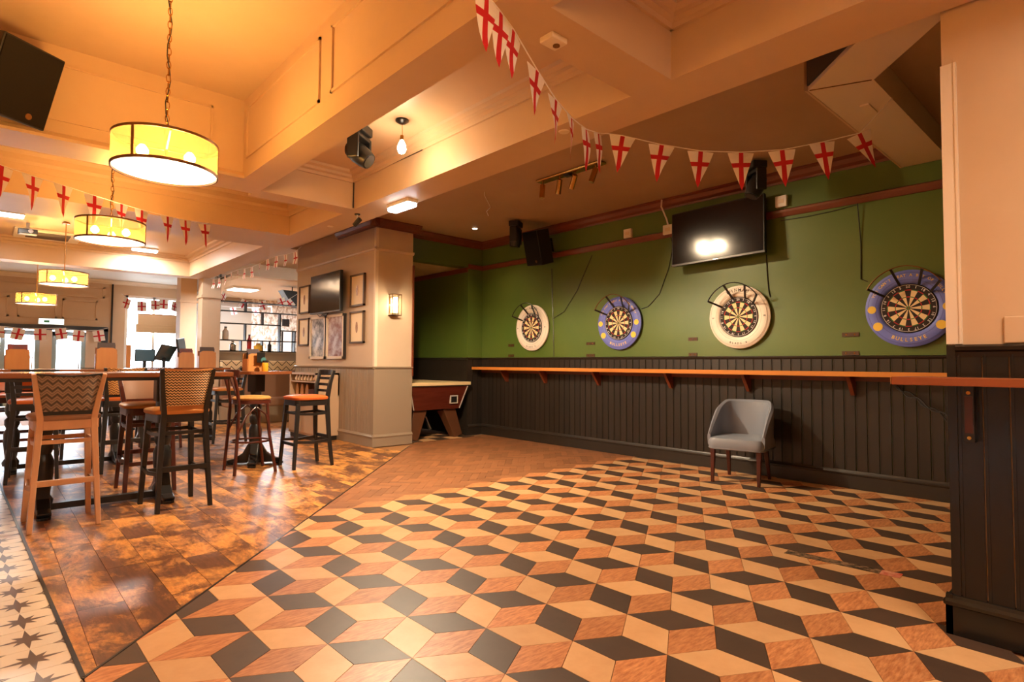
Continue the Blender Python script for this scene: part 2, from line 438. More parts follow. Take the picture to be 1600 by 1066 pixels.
XG, YG = 6.28, 7.65
wr = struct(MB().box(XG, XG+.15, -3, YG+.2, 0, 3.25).build('wall_right', M_GREEN))
boards_x(wr, XG, .62, YG, .15, 1.262, .101, M_BLACKP)
o = mould(MB(), (XG, .6), (XG, YG), SKIRT, (-1, 0), 0).build('baseboard_right', M_BLACKP); struct(o)
mould(MB(), (XG, .6), (XG, YG), CAPR, (-1, 0), 1.252).build('dado_cap', M_BLACKP, wr)
mould(MB(), (XG, -3), (XG, YG), RAIL, (-1, 0), 2.775).build('picture_rail', M_REDWOOD, wr)
mould(MB(), (XG, -3), (XG, YG), CROWN, (-1, 0), 3.135).build('crown_moulding', M_REDWOOD, wr)
# short return, bulkhead and pool recess
XR = 5.965
wq = struct(MB().box(XR, XG+.15, YG, YG+.2, 0, 3.25).build('wall_far_right', M_GREEN))
for k in range(3): MB().box(XR+.004+k*.105, XR+.1+k*.105, YG-.014, YG, .15, 1.262).build('board', M_BLACKP, wq)
mould(MB(), (XR, YG), (XG, YG), SKIRT, (0, -1), 0).build('skirting', M_BLACKP, wq)
mould(MB(), (XR, YG), (XG, YG), CAPR, (0, -1), 1.252).build('dado_cap', M_BLACKP, wq)
mould(MB(), (XR, YG), (XG, YG), RAIL, (0, -1), 2.775).build('picture_rail', M_REDWOOD, wq)
bk = struct(MB().box(4.72, XR, YG, YG+.2, 2.80, 3.25).build('trim_1', M_GREEN))
mould(MB(), (4.72, YG), (XG, YG), CROWN, (0, -1), 3.135).build('crown_moulding', M_REDWOOD, bk)
ws = struct(MB().box(XR, XR+.15, YG+.2, 10.3, 0, 2.8).build('wall_recess_right', M_GREEN))
mould(MB(), (XR, YG), (XR, 10.3), RAIL, (-1, 0), 2.72).build('picture_rail', M_REDWOOD, ws)
MB().box(XR-.014, XR-.001, YG-.014, 10.3, .0, 1.25).build('wainscot_panel', M_BLACKP, ws)
mould(MB(), (XR, YG-.014), (XR, 10.3), CAPR, (-1, 0), 1.252).build('dado_cap', M_BLACKP, ws)
struct(MB().box(4.72, XR+.15, 10.3, 10.45, 0, 2.8).build('wall_recess_far', M_GREEN))
struct(MB().box(4.72, XR+.15, YG+.2, 10.45, 2.8, 2.9).build('ceiling', M_CREAM))

# panelled pier between bar area and pool recess
PX0, PX1, PY0, PY1 = 4.102, 4.72, 7.40, 10.2
pi_ = struct(MB().box(PX0, PX1, PY0, PY1, 0, 3.25).build('wall_pier', M_PILLAR))
boards_x(pi_, PX0, PY0+.09, PY1, .14, 1.10, .092, M_TAUPE, .012)
MB().box(PX0-.014, PX0, PY0-.014, PY0+.088, .14, 1.10).build('corner_board', M_TAUPE, pi_)
MB().box(PX0-.013, PX1+.003, PY0-.015, PY0, .14, 1.10).build('front_panel', M_TAUPE, pi_)
for nm, z, prof, mm in (('skirting', 0, SKIRT, M_TAUPE), ('dado_cap', 1.10, CAPR, M_TAUPE), ('picture_rail', 2.80, [(0, 0), (.02, .01), (.03, .03), (.03, .045), (0, .05)], M_PILLAR)):
    g = MB(); e = .0
    mould(g, (PX0, PY0-.03), (PX0, PY1), prof, (-1, 0), z); mould(g, (PX0-.03, PY0), (PX1+.01, PY0), prof, (0, -1), z)
    g.build(nm, mm, pi_)
g = MB(); mould(g, (PX0, PY0-.10), (PX0, PY0+1.2), CROWN, (-1, 0), 3.135); mould(g, (PX0-.10, PY0), (PX1+.1, PY0), CROWN, (0, -1), 3.135)
g.build('crown_moulding', M_REDWOOD, pi_)
MB().box(PX0-.006, PX0+.04, PY0-.006, PY0+.04, 1.14, 3.13).build('corner_bead', M_CREAMD, pi_)
MB().box(PX1-.005, PX1+.012, PY0-.03, PY0+.02, 1.0, 2.65).build('door_stop', M_REDWOOD, pi_)

# right-hand pillar
RX, RY = 3.242, .612
rp = struct(MB().box(RX, 4.3, -3, RY, 0, 3.25).build('wall_pillar_right', M_CREAM))
n = 14
for k in range(n):
    y1 = RY-.032-k*.0915
    MB().box(RX-.012, RX, y1-.086, y1, .15, 1.255).box(RX-.016, RX-.008, y1-.012, y1-.006, .15, 1.255).build('board', M_BLACKG, rp)
MB().box(RX-.014, RX+.03, RY-.030, RY+.004, .15, 1.285).build('corner_post', M_BLACKG, rp)
g = MB(); mould(g, (RX, RY+.026), (RX, -3), SKIRT, (-1, 0), 0); mould(g, (RX-.026, RY), (4.3, RY), SKIRT, (0, 1), 0)
g.build('skirting', M_BLACKG, rp)
mould(MB(), (RX, RY-.03), (RX, -3), [(0, 0), (.014, .0), (.018, .022), (.03, .03), (.034, .046), (.02, .054), (0, .056)], (-1, 0), 1.232).build('dado_cap', M_BLACKG, rp)
MB().box(RX-.012, RX+.02, RY-.055, RY+.004, 1.29, 2.575).box(RX-.016, RX-.01, RY-.055, RY-.045, 1.29, 2.575).build('corner_strip', M_CREAMD, rp)
MB().box(RX-.010, RX, .02, .415, 1.29, 1.405).build('wall_box', M_CREAM, rp, bevel=.006)
# room behind the camera and the sides of the far rooms
def wall_hole(name, m, axis, c0, c1, u0, u1, z0, z1, holes):
    """wall slab with rectangular holes [(ua, ub, za, zb)] sorted by ua"""
    g = MB()
    def put(a, b, c, d):
        if b-a < .001 or d-c < .001: return
        if axis == 'y': g.box(a, b, c0, c1, c, d)
        else: g.box(c0, c1, a, b, c, d)
    cur = u0
    for a, b, c, d in holes:
        put(cur, a, z0, z1); put(a, b, z0, c); put(a, b, d, z1); cur = b
    put(cur, u1, z0, z1)
    return struct(g.build(name, m))
struct(MB().box(-3.65, -3.5, -3.2, 20.2, 0, 3.8).build('wall_left', M_CREAM))
struct(MB().box(-3.65, 6.43, -3.2, -3.0, 0, 3.8).build('wall_near', M_CREAM))
struct(MB().box(9.0, 9.15, 10.2, 20.2, 0, 3.8).build('wall_back_right', M_CREAM))
struct(MB().box(XR+.15, 9.15, 10.2, 10.35, 0, 3.8).build('wall_back_near', M_CREAM))

# ------------------------------------------------------------------ ceilings and beams
def ceil(x0, x1, y0, y1, z, m=M_CREAM): return struct(MB().box(x0, x1, y0, y1, z, z+.1).build('ceiling', m))
ceil(-3.5, 1.7, -3.1, 5.5, 3.53)
ceil(-3.5, 2.95, 5.75, 7.5, 3.28)
ceil(1.8, 2.95, -3.1, 1.9, 3.20); ceil(1.8, 2.95, 2.0, 5.8, 3.20)
M_TANC = mat('tan_ceiling', S(178, 146, 114), .5, noise=(S(168, 134, 102), 1.2, .25)); ceil(3.1, 6.43, -3.1, YG+.2, 3.25, M_TANC); ceil(3.1, 4.11, YG+.2, 10.2, 3.25, M_TANC)
ceil(-3.5, 2.95, 8.2, 12.5, 3.20); ceil(3.1, 9.1, 10.2, 12.5, 3.20)
ceil(-3.5, 9.1, 12.5, 20.2, 3.52, mat('white_ceiling', S(232, 228, 222), .5, bump=.5, bscale=9))
ceil(3.95, 9.0, 12.5, 17.0, 2.97, MATS['white_ceiling'])
TN = [2]
def beam(x0, x1, y0, y1, z0=ZB, z1=3.62):
    o = struct(MB().box(x0, x1, y0, y1, z0, z1).build('trim_%d' % TN[0], M_CREAM)); TN[0] += 1; return o
b1 = beam(1.66, 1.87, -3, 5.40)
b2 = beam(2.86, 3.21, -3, 12.6)
b3 = beam(-3.5, 1.87, 5.40, 5.80)
b4 = beam(1.87, 2.86, 1.80, 2.08)
b5 = beam(-3.5, 2.86, 7.40, 8.35)
b6 = beam(-3.5, 2.86, 12.30, 12.62, 2.82)
b7 = beam(3.21, 9, 12.30, 12.5, 2.95, 3.62)
def cornice(parent, x0, x1, y0, y1, z, d=.10, sides='lrnf'):
    """stepped plaster cornice round the top of a coffer, z = ceiling"""
    prof = [(0, 0), (0, -d), (.02, -d), (.025, -d*.72), (.055, -d*.6), (.06, -d*.35), (.10, -d*.22), (.11, 0)]
    g = MB()
    if 'l' in sides: mould(g, (x0, y0), (x0, y1), prof, (1, 0), z)
    if 'r' in sides: mould(g, (x1, y0), (x1, y1), prof, (-1, 0), z)
    if 'n' in sides: mould(g, (x0, y0), (x1, y0), prof, (0, 1), z)
    if 'f' in sides: mould(g, (x0, y1), (x1, y1), prof, (0, -1), z)
    return g.build('cornice', M_CREAM, parent)
cornice(b4, 1.87, 2.86, 2.08, 5.65, 3.20); cornice(b4, 1.87, 2.86, -3, 1.80, 3.20)
cornice(b5, -3.5, 2.86, 5.80, 7.40, 3.28, .22)
beam(1.87, 2.86, 5.65, 5.90)
cornice(b6, -3.5, 2.86, 8.35, 12.30, 3.20, .12)
def panel_x(parent, x, y0, y1, z0, z1, s=-1, t=.014, wd=.03):
    g = MB()
    for a, b, c, d in ((y0, y1, z0, z0+wd), (y0, y1, z1-wd, z1), (y0, y0+wd, z0, z1), (y1-wd, y1, z0, z1)):
        g.box(x, x+s*t, a, b, c, d)
    return g.build('panel_moulding', M_CREAM, parent)
def panel_y(parent, y, x0, x1, z0, z1, s=-1, t=.014, wd=.03, m=None):
    g = MB()
    for a, b, c, d in ((x0, x1, z0, z0+wd), (x0, x1, z1-wd, z1), (x0, x0+wd, z0, z1), (x1-wd, x1, z0, z1)):
        g.box(a, b, y, y+s*t, c, d)
    return g.build('panel_moulding', m or M_CREAM, parent)
panel_x(b1, 1.66, 3.80, 5.30, 2.98, 3.44, wd=.02); panel_x(b1, 1.66, .6, 3.62, 2.98, 3.44, wd=.02); 
panel_y(b3, 5.40, -1.0, 1.40, 2.97, 3.40, wd=.016)
MB().box(1.87, 1.90, 2.08, 5.65, ZB, ZB+.05).build('ledge', M_CREAM, b1)
g = MB(); mould(g, (-3.5, 5.40), (1.66, 5.40), [(0, 0), (.03, 0), (.04, .02), (.02, .05), (0, .06)], (0, -1), ZB).build('bead', M_CREAM, b3)
# boxed-in duct near the right pillar
poly = [(3.3, .74), (4.05, 1.50), (XG, 1.50), (XG, 1.15), (4.2, 1.15), (3.62, .60), (3.3, .60)]
dz = 3.04
ds = struct(MB().prism(poly, dz, 3.25).build('trim_%d' % TN[0], M_CREAMD)); TN[0] += 1
MB().prism([(4.03, 1.515), (XG, 1.515), (XG, 1.50), (4.05, 1.50)], dz-.004, 3.25).build('edge_batten', M_CREAM, ds)
MB().bar((3.30, .74+.01, dz+.12), (4.035, 1.495, dz+.12), .012, .19, side=(-1, 1, 0)).build('dark_vent_panel', M_EBONY, ds)
MB().box(4.55, 4.75, 1.28, 1.34, dz-.012, dz).build('vent_slot', M_CREAMD, ds)
MB().bar((4.05, 1.49, dz-.001), (4.19, 1.16, dz-.001), .008, .004, side=(0, 0, 1)).build('panel_joint', M_RIM, ds)

# ------------------------------------------------------------------ far end of the pub
wf = wall_hole('wall_far', M_CREAM, 'y', 20.0, 20.2, -3.5, 9.1, 0, 3.8, [(-.2, 2.45, 0, 2.05), (3.0, 4.5, .95, 3.12)])
for a, b, c, d in ((-1.2, .45, 2.35, 2.9), (.62, 1.45, 2.35, 2.9), (1.55, 2.35, 2.35, 2.9), (-1.2, 2.5, 2.98, 3.3)): panel_y(wf, 20.0, a, b, c, d, -1, .03, .05)
mould(MB(), (-3.5, 20), (9, 20), CROWN, (0, -1), 3.40).build('crown_moulding', M_CREAMD, wf)
MB().box(2.66, 2.70, 19.95, 20, 0, 3.4).build('pipe_trunking', M_EBONY, wf)
M_FRAME = mat('door_frame_navy', S(38, 44, 50), .35)
fr = struct(MB().box(-.2, 2.6, 19.93, 20.05, 2.03, 2.16).box(2.45, 2.6, 19.93, 20.05, 0, 2.1).build('trim_door', M_FRAME))
for k, (x0, x1) in enumerate(((.30, 1.10), (1.36, 2.10))):
    d = struct(MB().box(x0, x0+.10, 20.04, 20.09, 0, 2.0).box(x1-.10, x1, 20.04, 20.09, 0, 2.0).box(x0, x1, 20.04, 20.09, 1.88, 2.0).box(x0, x1, 20.04, 20.09, 0, .25).build('door_%d' % (k+1), mat('door_teal', S(150, 176, 186), .4)))
    MB().box(x0+.1, x1-.1, 20.06, 20.07, .25, 1.88).build('pane', M_GLASS, d)
    MB().box(x1-.16, x1-.13, 20.0, 20.03, .8, 1.3).build('pull_handle', M_STEEL, d)
struct(MB().box(1.10, 1.36, 20.0, 20.1, 0, 2.03).build('trim_mullion', M_PILLAR))
struct(MB().box(2.10, 2.45, 20.0, 20.1, 0, 2.03).build('trim_mullion', M_PILLAR))
wn = struct(MB().box(3.0, 3.07, 20.02, 20.1, .95, 3.12).box(4.43, 4.5, 20.02, 20.1, .95, 3.12).box(3.7, 3.76, 20.02, 20.1, .95, 3.12).box(3.0, 4.5, 20.02, 20.1, .95, 1.02).box(3.0, 4.5, 20.02, 20.1, 3.05, 3.12).build('window_3', M_WHITE))
MB().box(3.07, 3.7, 20.05, 20.06, 1.02, 3.05).build('pane', M_GLASS, wn); MB().box(3.76, 4.43, 20.05, 20.06, 1.02, 3.05).build('pane', M_GLASS, wn)
struct(MB().box(-30, 30, 20.3, 60, -.15, -.1).build('ground', mat('pavement', S(170, 168, 162), .8)))
# roman blind
bl = thing('roman_blind', 'cream roman blind half drawn in the bright far window', 'blind', (3.8, 19.9, 2.57))
M_BLIND = mat('blind_linen', S(236, 206, 160), .8)
MB().box(-.5, .5, -.012, .012, -.28, 0).build('flat_panel', M_BLIND, bl)
for k in range(3): MB().box(-.54, .52, -.03-.012*k, .02, -.37-.08*k, -.28-.08*k).build('fold', M_BLIND, bl, bevel=.01)
MB().box(-.5, .5, -.02, .02, 0, .03).build('head_rail', M_OAK, bl)
# exit sign
ex = thing('exit_sign', 'glowing white exit sign box above the entrance doors', 'sign', (1.32, 19.88, 2.2))
MB().box(-.28, .28, -.05, .12, -.03, .13).build('housing', M_WHITE, ex)
MB().box(-.26, .26, -.056, -.05, -.02, .12).build('lit_face', mat('exit_face', S(225, 240, 235), .4, emit=(.82, 1, .93, 1), emit_s=2.2), ex)
MB().cbox((-.1, -.06, .05), .12, .006, .06).build('arrow', mat('exit_green', S(70, 160, 110), .5), ex)
# columns
def column(name, x0, x1, y0, y1, z1, band, m):
    c = struct(MB().box(x0, x1, y0, y1, 0, z1).build(name, m))
    MB().box(x0-.025, x1+.025, y0-.025, y1+.025, band, band+.05).build('band', m, c)
    MB().box(x0-.015, x1+.015, y0-.015, y1+.015, 0, .16).build('plinth', m, c)
    return c
column('wall_column_middle', 3.10, 3.43, 12.32, 12.62, 2.82, 2.44, M_PILLAR)
column('wall_column_far', 3.54, 3.90, 16, 16.4, 3.52, 2.66, M_CREAM)
column('wall_column_white', 4.0, 4.2, 16.1, 16.4, 3.52, 3.0, M_WHITE)
# half wall and glazed shelf screen behind the banquette
hw = struct(MB().box(3.43, 9, 12.42, 12.55, 0, 1.38).build('wall_half', M_TAUPE))
MB().box(3.43, 9, 12.40, 12.57, 1.36, 1.40).build('cap', M_TAUPE, hw)
sc_ = thing('shelf_screen', 'tall black metal open shelf screen standing on the grey half wall', 'shelving', (3.45, 12.48, 1.40))
def sbar(x0, x1, z0, z1, nm): MB().box(x0, x1, -.06, .06, z0, z1).build(nm, M_BLACKM, sc_)
for z, x0, x1 in ((1.0, 0, 2.2), (.81, 0, 2.2), (.56, 0, 1.2), (.22, 0, 2.2), (.45, 1.2, 2.2), (0.0, 0, 2.2)): sbar(x0, x1, z, z+.022, 'shelf')
for x, z0, z1 in ((0, 0, 1.55), (.5, .22, .56), (.5, .81, 1.0), (.84, .56, .81), (.84, 0, .22), (1.2, 0, .81), (1.52, 0, .45), (.42, 0, .22), (2.2, 0, 1.55)): sbar(x-.011, x+.011, z0, z1, 'upright')
bn = thing('banquette', 'long banquette with zigzag patterned back below the shelf screen', 'bench', (4.3, 12.1, 0))
def chevron(name, c1, c2, period, freq, along='z', duty=.5, c3=None):
    m = bpy.data.materials.new(name); m.use_nodes = True; nt = m.node_tree; N = nt.nodes; L = nt.links; b = N['Principled BSDF']; b.inputs['Roughness'].default_value = .75
    tc = N.new('ShaderNodeTexCoord'); sx = N.new('ShaderNodeSeparateXYZ'); L.new(tc.outputs['Object'], sx.inputs[0])
    def M(op, a, bb):
        n = N.new('ShaderNodeMath'); n.operation = op
        for i, q in enumerate((a, bb)):
            if q is None: continue
            if isinstance(q, (int, float)): n.inputs[i].default_value = q
            else: L.new(q, n.inputs[i])
        return n.outputs[0]
    u, v = (sx.outputs['X'], sx.outputs['Z']) if along == 'z' else (sx.outputs['Z'], sx.outputs['X'])
    t = M('PINGPONG', M('ADD', u, 5.0), period)
    s = M('FRACT', M('MULTIPLY', M('ADD', v, t), freq), None)
    k = M('GREATER_THAN', s, duty)
    mx = N.new('ShaderNodeMix'); mx.data_type = 'RGBA'; mx.inputs['A'].default_value = c1; mx.inputs['B'].default_value = c2
    L.new(k, mx.inputs['Factor']); res = mx.outputs['Result']
    if c3:
        k2 = M('GREATER_THAN', M('FRACT', M('MULTIPLY', M('ADD', v, t), freq*3), None), .55)
        m2 = N.new('ShaderNodeMix'); m2.data_type = 'RGBA'; m2.inputs['B'].default_value = c3; L.new(res, m2.inputs['A']); L.new(M('MULTIPLY', k2, .75), m2.inputs['Factor']); res = m2.outputs['Result']
    L.new(res, b.inputs['Base Color'])
    return m
M_CHEV1 = chevron('zigzag_grey', S(70, 60, 54), S(150, 126, 104), .029, 20, 'z', .22, S(96, 82, 72))
M_CHEV2 = chevron('chevron_black_cream', S(28, 24, 22), S(222, 186, 140), .0125, 46, 'z', .45)
M_CHEV3 = chevron('zigzag_gold', S(206, 150, 84), S(120, 78, 40), .020, 40, 'z', .5)
M_CHEV4 = chevron('zigzag_cream', S(230, 206, 166), S(70, 58, 46), .09, 9, 'z', .82)
MB().box(-.85, 1.7, .10, .28, .45, 1.02).build('backrest', M_BROWNL, bn, bevel=.02); MB().box(-.85, 1.7, .09, .29, 1.02, 1.22).build('patterned_band', M_CHEV4, bn, bevel=.02)
MB().box(-.85, 1.7, -.35, .1, .32, .48).build('seat', M_BROWNL, bn, bevel=.03); MB().box(-.85, 1.7, -.3, .25, 0, .32).build('base', M_TAUPE, bn)
# wallpapered room behind the screen
M_PAPER = mat('feather_wallpaper', S(232, 224, 214), .7, noise=(S(150, 120, 96), 9, .10), stretch=(1.6, 1, .8))
wp = struct(MB().box(5.55, 9.0, 17.0, 17.15, 0, 3.52).build('wall_wallpaper', M_PAPER))
MB().box(4.62, 5.55, 17.0, 17.2, 0, 3.52).build('pier', M_TAUPE, wp)
for nm, x, z, sx, sz, mm, lab in (('wall_mirror', 6.55, 1.72, .32, .8, M_SCREEN, 'slim black framed mirror on the feather wallpaper'), ('wall_plaque', 6.5, 2.35, .2, .2, M_EBONY, 'small dark plaque high on the feather wallpaper')):
    t = thing(nm, lab, 'mirror' if 'mir' in nm else 'plaque', (x, 16.97, z))
    MB().box(-sx/2, sx/2, -.02, .03, -sz/2, sz/2).build('frame', M_EBONY, t); MB().box(-sx/2+.04, sx/2-.04, -.026, -.02, -sz/2+.04, sz/2-.04).build('face', M_WHITE if 'mir' in nm else mm, t)
light('ceiling_panel_glow', 'AREA', (5.4, 14.6, 2.90), 360, (.92, .96, 1), 1.0)
pl = thing('ceiling_light_panel', 'square white light panel in the ceiling behind the screen', 'ceiling light', (4.55, 14.6, 2.92))
MB().box(-.32, .32, -.32, .32, 0, .05).build('frame', M_WHITE, pl); MB().box(-.28, .28, -.28, .28, -.01, 0).build('diffuser', mat('panel_glow', S(240, 240, 240), .4, emit=(.92, .97, 1, 1), emit_s=4), pl)
sk = thing('hanging_speaker', 'black angular speaker hanging behind the shelf screen', 'speaker', (5.35, 13.6, 2.75))
MB().prism([(-.28, .12), (.3, .1), (.3, -.25), (-.02, -.28)], -.15, .15, rotm(PI/2)).build('cabinet', M_BLACK, sk); MB().box(-.01, .01, -.01, .01, .1, .8).build('hanging_rod', M_BLACKM, sk)
for k, (x, z, r, h, m_) in enumerate(((3.72, 1.422, .06, .19, M_STEEL), (4.04, 1.422, .045, .34, mat('red_bottle', S(170, 40, 36), .3)), (4.22, 1.422, .09, .16, mat('yellow_jar', S(230, 180, 60), .3)), (4.45, 1.422, .04, .20, M_EBONY), (3.58, 1.642, .06, .26, M_WHITE))):
    labs = ['steel flask on the lowest level of the shelf screen', 'slim red bottle standing on the shelf screen', 'squat yellow jar standing on the shelf screen', 'small black pot on the bottom shelf of the screen', 'white lantern on the screen shelf beside the column']
    nm = ['flask', 'bottle', 'jar', 'pot', 'lantern'][k]
    t = thing(nm, labs[k], nm, (x, 12.48, z))
    MB().lathe([(r*.9, 0), (r, .01), (r, h*.65), (r*.45, h*.8), (r*.42, h*.92)], n=14).build('body', m_, t, True); MB().lathe([(r*.45, h*.92), (r*.45, h), (r*.2, h*1.01)], n=12).build('cap', M_EBONY, t, True)

# ------------------------------------------------------------------ shelf, counter, duct details on the right
sh = thing('drinks_shelf', 'long orange wooden drinks shelf running along the green wall', 'shelf', (XG, 4.1, 0))
MB().box(-.25, -.016, -3.45, 3.5, 1.098, 1.132).build('board', M_SHELF, sh, bevel=.003)
MB().box(-.262, -.25, -3.45, 3.5, 1.088, 1.134).build('lipping', mat('lipping', S(212, 140, 64), .3, noise=(S(188, 112, 46), 6, .3), stretch=(1, .2, 1)), sh)
MB().box(-.05, -.016, -3.45, 3.5, 1.04, 1.098).build('wall_batten', M_REDWOOD, sh)
for y in (6.97, 6.10, 5.08, 3.95, 2.975, 1.935, .85):
    MB().prism([(-.20, 1.096), (-.016, 1.096), (-.016, .90), (-.05, .90)], -.018, .018, rotm(PI/2), (0, y-4.1, 0)).build('bracket', M_REDWOOD, sh)
ct = thing('bar_counter', 'thick red-brown counter board fixed to the black right pillar', 'counter', (RX, 0, 0))
MB().box(-.245, -.03, -2.9, .775, 1.107, 1.142).build('board', mat('counter_wood', S(150, 80, 42), .3, noise=(S(126, 62, 30), 5, .3), stretch=(1, .15, 1)), ct, bevel=.003)
MB().box(-.247, -.10, .776, .778, 1.109, 1.140).build('end_grain', M_OAK, ct)
for y in (.72, .70): pass
MB().box(-.075, -.014, .512, .548, .86, 1.107).build('bracket', M_EBONY, ct); MB().box(-.078, -.075, .516, .544, .90, 1.06).build('bracket_plate', M_MAHOG, ct)
for z in (1.075, .88):
    MB().lathe([(.008, 0), (.008, .003)], (-.078, .53, z), 10, rotm(0, -PI/2)).build('screw', M_BRASS, ct)
cb = MB()
for k in range(2):
    cb.tube([(XG-.05-.01*i, 1.62-.028*i-.03*k, 1.02-.016*i*(1.15 if k else 1)+.022*math.sin(i*.9+PI*k)) for i in range(22)], .006, 6)
tag(cb.build('looped_cable', M_BLACK, smooth=True), 'twisted black cable looping below the shelf beside the pillar', 'cable')

# throw-line sticker on the tiles
om = thing('throw_line_strip', 'worn dark throw-line strip with red end stuck on the tiles', 'floor sticker', (3.85, 1.28, 0), math.radians(4.5))
MB().box(-.042, .042, -.05, .31, .0004, .0016).build('strip', mat('worn_black', S(30, 26, 24), .5, noise=(S(150, 120, 90), 20, .10)), om)
MB().box(-.042, .042, -.21, -.05, .0004, .0016).build('strip_middle', MATS['worn_black'], om)
MB().box(-.046, .046, -.31, -.21, .0004, .0018).build('red_end', mat('worn_red', S(200, 60, 40), .5, noise=(S(220, 170, 140), 16, .14)), om)

# ------------------------------------------------------------------ lamps
M_GAUZE = bpy.data.materials.new('gold_gauze'); M_GAUZE.use_nodes = True
nt = M_GAUZE.node_tree; N = nt.nodes; L = nt.links; N.remove(N['Principled BSDF'])
t = N.new('ShaderNodeBsdfTransparent'); t.inputs[0].default_value = (1, .88, .62, 1); d = N.new('ShaderNodeBsdfTranslucent'); d.inputs[0].default_value = S(222, 186, 130)
d2 = N.new('ShaderNodeBsdfDiffuse'); d2.inputs[0].default_value = S(214, 176, 120); a1 = N.new('ShaderNodeMixShader'); a1.inputs[0].default_value = .5
x = N.new('ShaderNodeMixShader'); x.inputs[0].default_value = .30
L.new(d.outputs[0], a1.inputs[1]); L.new(d2.outputs[0], a1.inputs[2]); L.new(t.outputs[0], x.inputs[1]); L.new(a1.outputs[0], x.inputs[2]); L.new(x.outputs[0], N['Material Output'].inputs[0])
M_BULB = mat('bulb_glow', S(255, 230, 180), .3, emit=(1, .80, .45, 1), emit_s=14)
M_DIFF = mat('lamp_diffuser', S(255, 240, 215), .4, emit=(1, .78, .50, 1), emit_s=5)
M_RIM = mat('bronze_rim', S(120, 82, 44), .4, .6)
def pendant(x, y, zc, dia, ztop, label, watts, h=.18, chain=True):
    r = dia/2
    t = thing('drum_pendant', label, 'pendant lamp', (x, y, zc), 0, 'gold drum pendant lamps')
    MB().lathe([(r, -h/2), (r, h/2)], n=48, cap=False).build('shade', M_GAUZE, t, True, fix=False)
    for z in (-h/2, h/2):
        MB().lathe([(r-.004, z-.008), (r+.004, z-.008), (r+.004, z+.008), (r-.004, z+.008), (r-.004, z-.008)], n=48, cap=False).build('rim', M_RIM, t, True)
    for k in range(3):
        a = k*2*PI/3+3.9
        MB().bar((r*math.cos(a), r*math.sin(a), -h/2), (r*math.cos(a), r*math.sin(a), h/2), .016, .006, side=(-math.sin(a), math.cos(a), 0)).build('strap', M_RIM, t)
    MB().lathe([(r-.006, -h/2+.004), (r-.006, -h/2+.010)], n=48).build('diffuser', M_DIFF, t)
    g = MB()
    for k in range(3):
        a = k*2*PI/3+.4; g.tube([(0, 0, .045), (r*.95*math.cos(a), r*.95*math.sin(a), h/2-.01)], .006, 6)
    g.build('spider', M_BRASS, t, True)
    for k in range(3):
        a = k*2*PI/3+1.4; b = MB().lathe([(.012, -.02), (.032, .0), (.034, .02), (.022, .04), (.014, .05)], (r*.5*math.cos(a), r*.5*math.sin(a), -.02), 12).build('bulb', M_BULB, t, True)
    g = MB()
    L_ = ztop-zc-.045
    if chain:
        n = int(L_/.042)
        for k in range(n):
            z = .05+(k+.5)*L_/n; q = rotm(0, 0, PI/2*(k % 2))
            g.tube([q @ Vector((.011*math.cos(u*PI/5), 0, .026*math.sin(u*PI/5)))+Vector((0, 0, z)) for u in range(10)], .0028, 5, True)
        g.build('chain', M_BRASS, t, True)
        MB().tube([(.014*math.sin(k*1.3), .01*math.cos(k*1.1), .05+L_*k/14) for k in range(15)], .0035, 6).build('flex', M_EBONY, t, True)
    else:
        g.tube([(0, 0, .04), (0, 0, L_+.045)], .006, 6); g.build('rod', M_BRASS, t, True)
    MB().lathe([(.05, 0), (.05, .015), (.02, .03)], (0, 0, ztop-zc-.03), 16).build('ceiling_rose', M_BRASS, t, True)
    MB().tube([(0, 0, -h/2+.02), (0, 0, .06)], .012, 8).build('stem', M_BRASS, t, True)
    light('pendant_bulbs', 'POINT', (0, 0, .0), watts, AMBER, .12, parent=t)
    return t
pendant(.80, 4.08, 2.46, .575, 3.53, 'largest gold drum pendant hanging nearest in the yellow coffer', 78, .185)
pendant(.86, 6.62, 2.42, .56, 3.28, 'second gold drum pendant partly behind the left bunting', 45, .18)
pendant(.825, 10.5, 2.375, .57, 3.20, 'third gold drum pendant on a rod towards the entrance', 60, .18, False)
pendant(.665, 13.3, 2.29, .57, 3.52, 'farthest and lowest looking gold drum pendant before the entrance doors', 50, .18, False)

pendant(.75, .85, 2.46, .575, 3.53, 'gold drum pendant over the walkway next to the viewer', 30, .185)
pendant(-1.9, 2.6, 2.46, .575, 3.53, 'added gold drum fill pendant out of view on the bar side', 60, .185)  # extra pendant out of view, added for warm fill light

# bare bulb
bb = thing('bare_bulb', 'bare glowing filament bulb hanging from a dark ceiling rose', 'lamp', (2.50, 4.11, 3.20))
MB().lathe([(.055, 0), (.055, -.012), (.03, -.03), (.012, -.035)], n=18).build('ceiling_rose', M_EBONY, bb, True)
MB().tube([(0, 0, -.03), (.004, 0, -.13)], .003, 6).build('flex', M_BRASS, bb); MB().lathe([(.014, -.17), (.014, -.13)], n=10).build('lampholder', M_BRASS, bb, True)
MB().lathe([(.003, -.285), (.025, -.275), (.038, -.245), (.032, -.21), (.014, -.17)], n=16).build('bulb', mat('bulb_white', S(255, 240, 210), .3, emit=(1, .86, .62, 1), emit_s=30), bb, True)
light('bulb_light', 'POINT', (0, 0, -.32), 13, SOFT, .04, parent=bb)
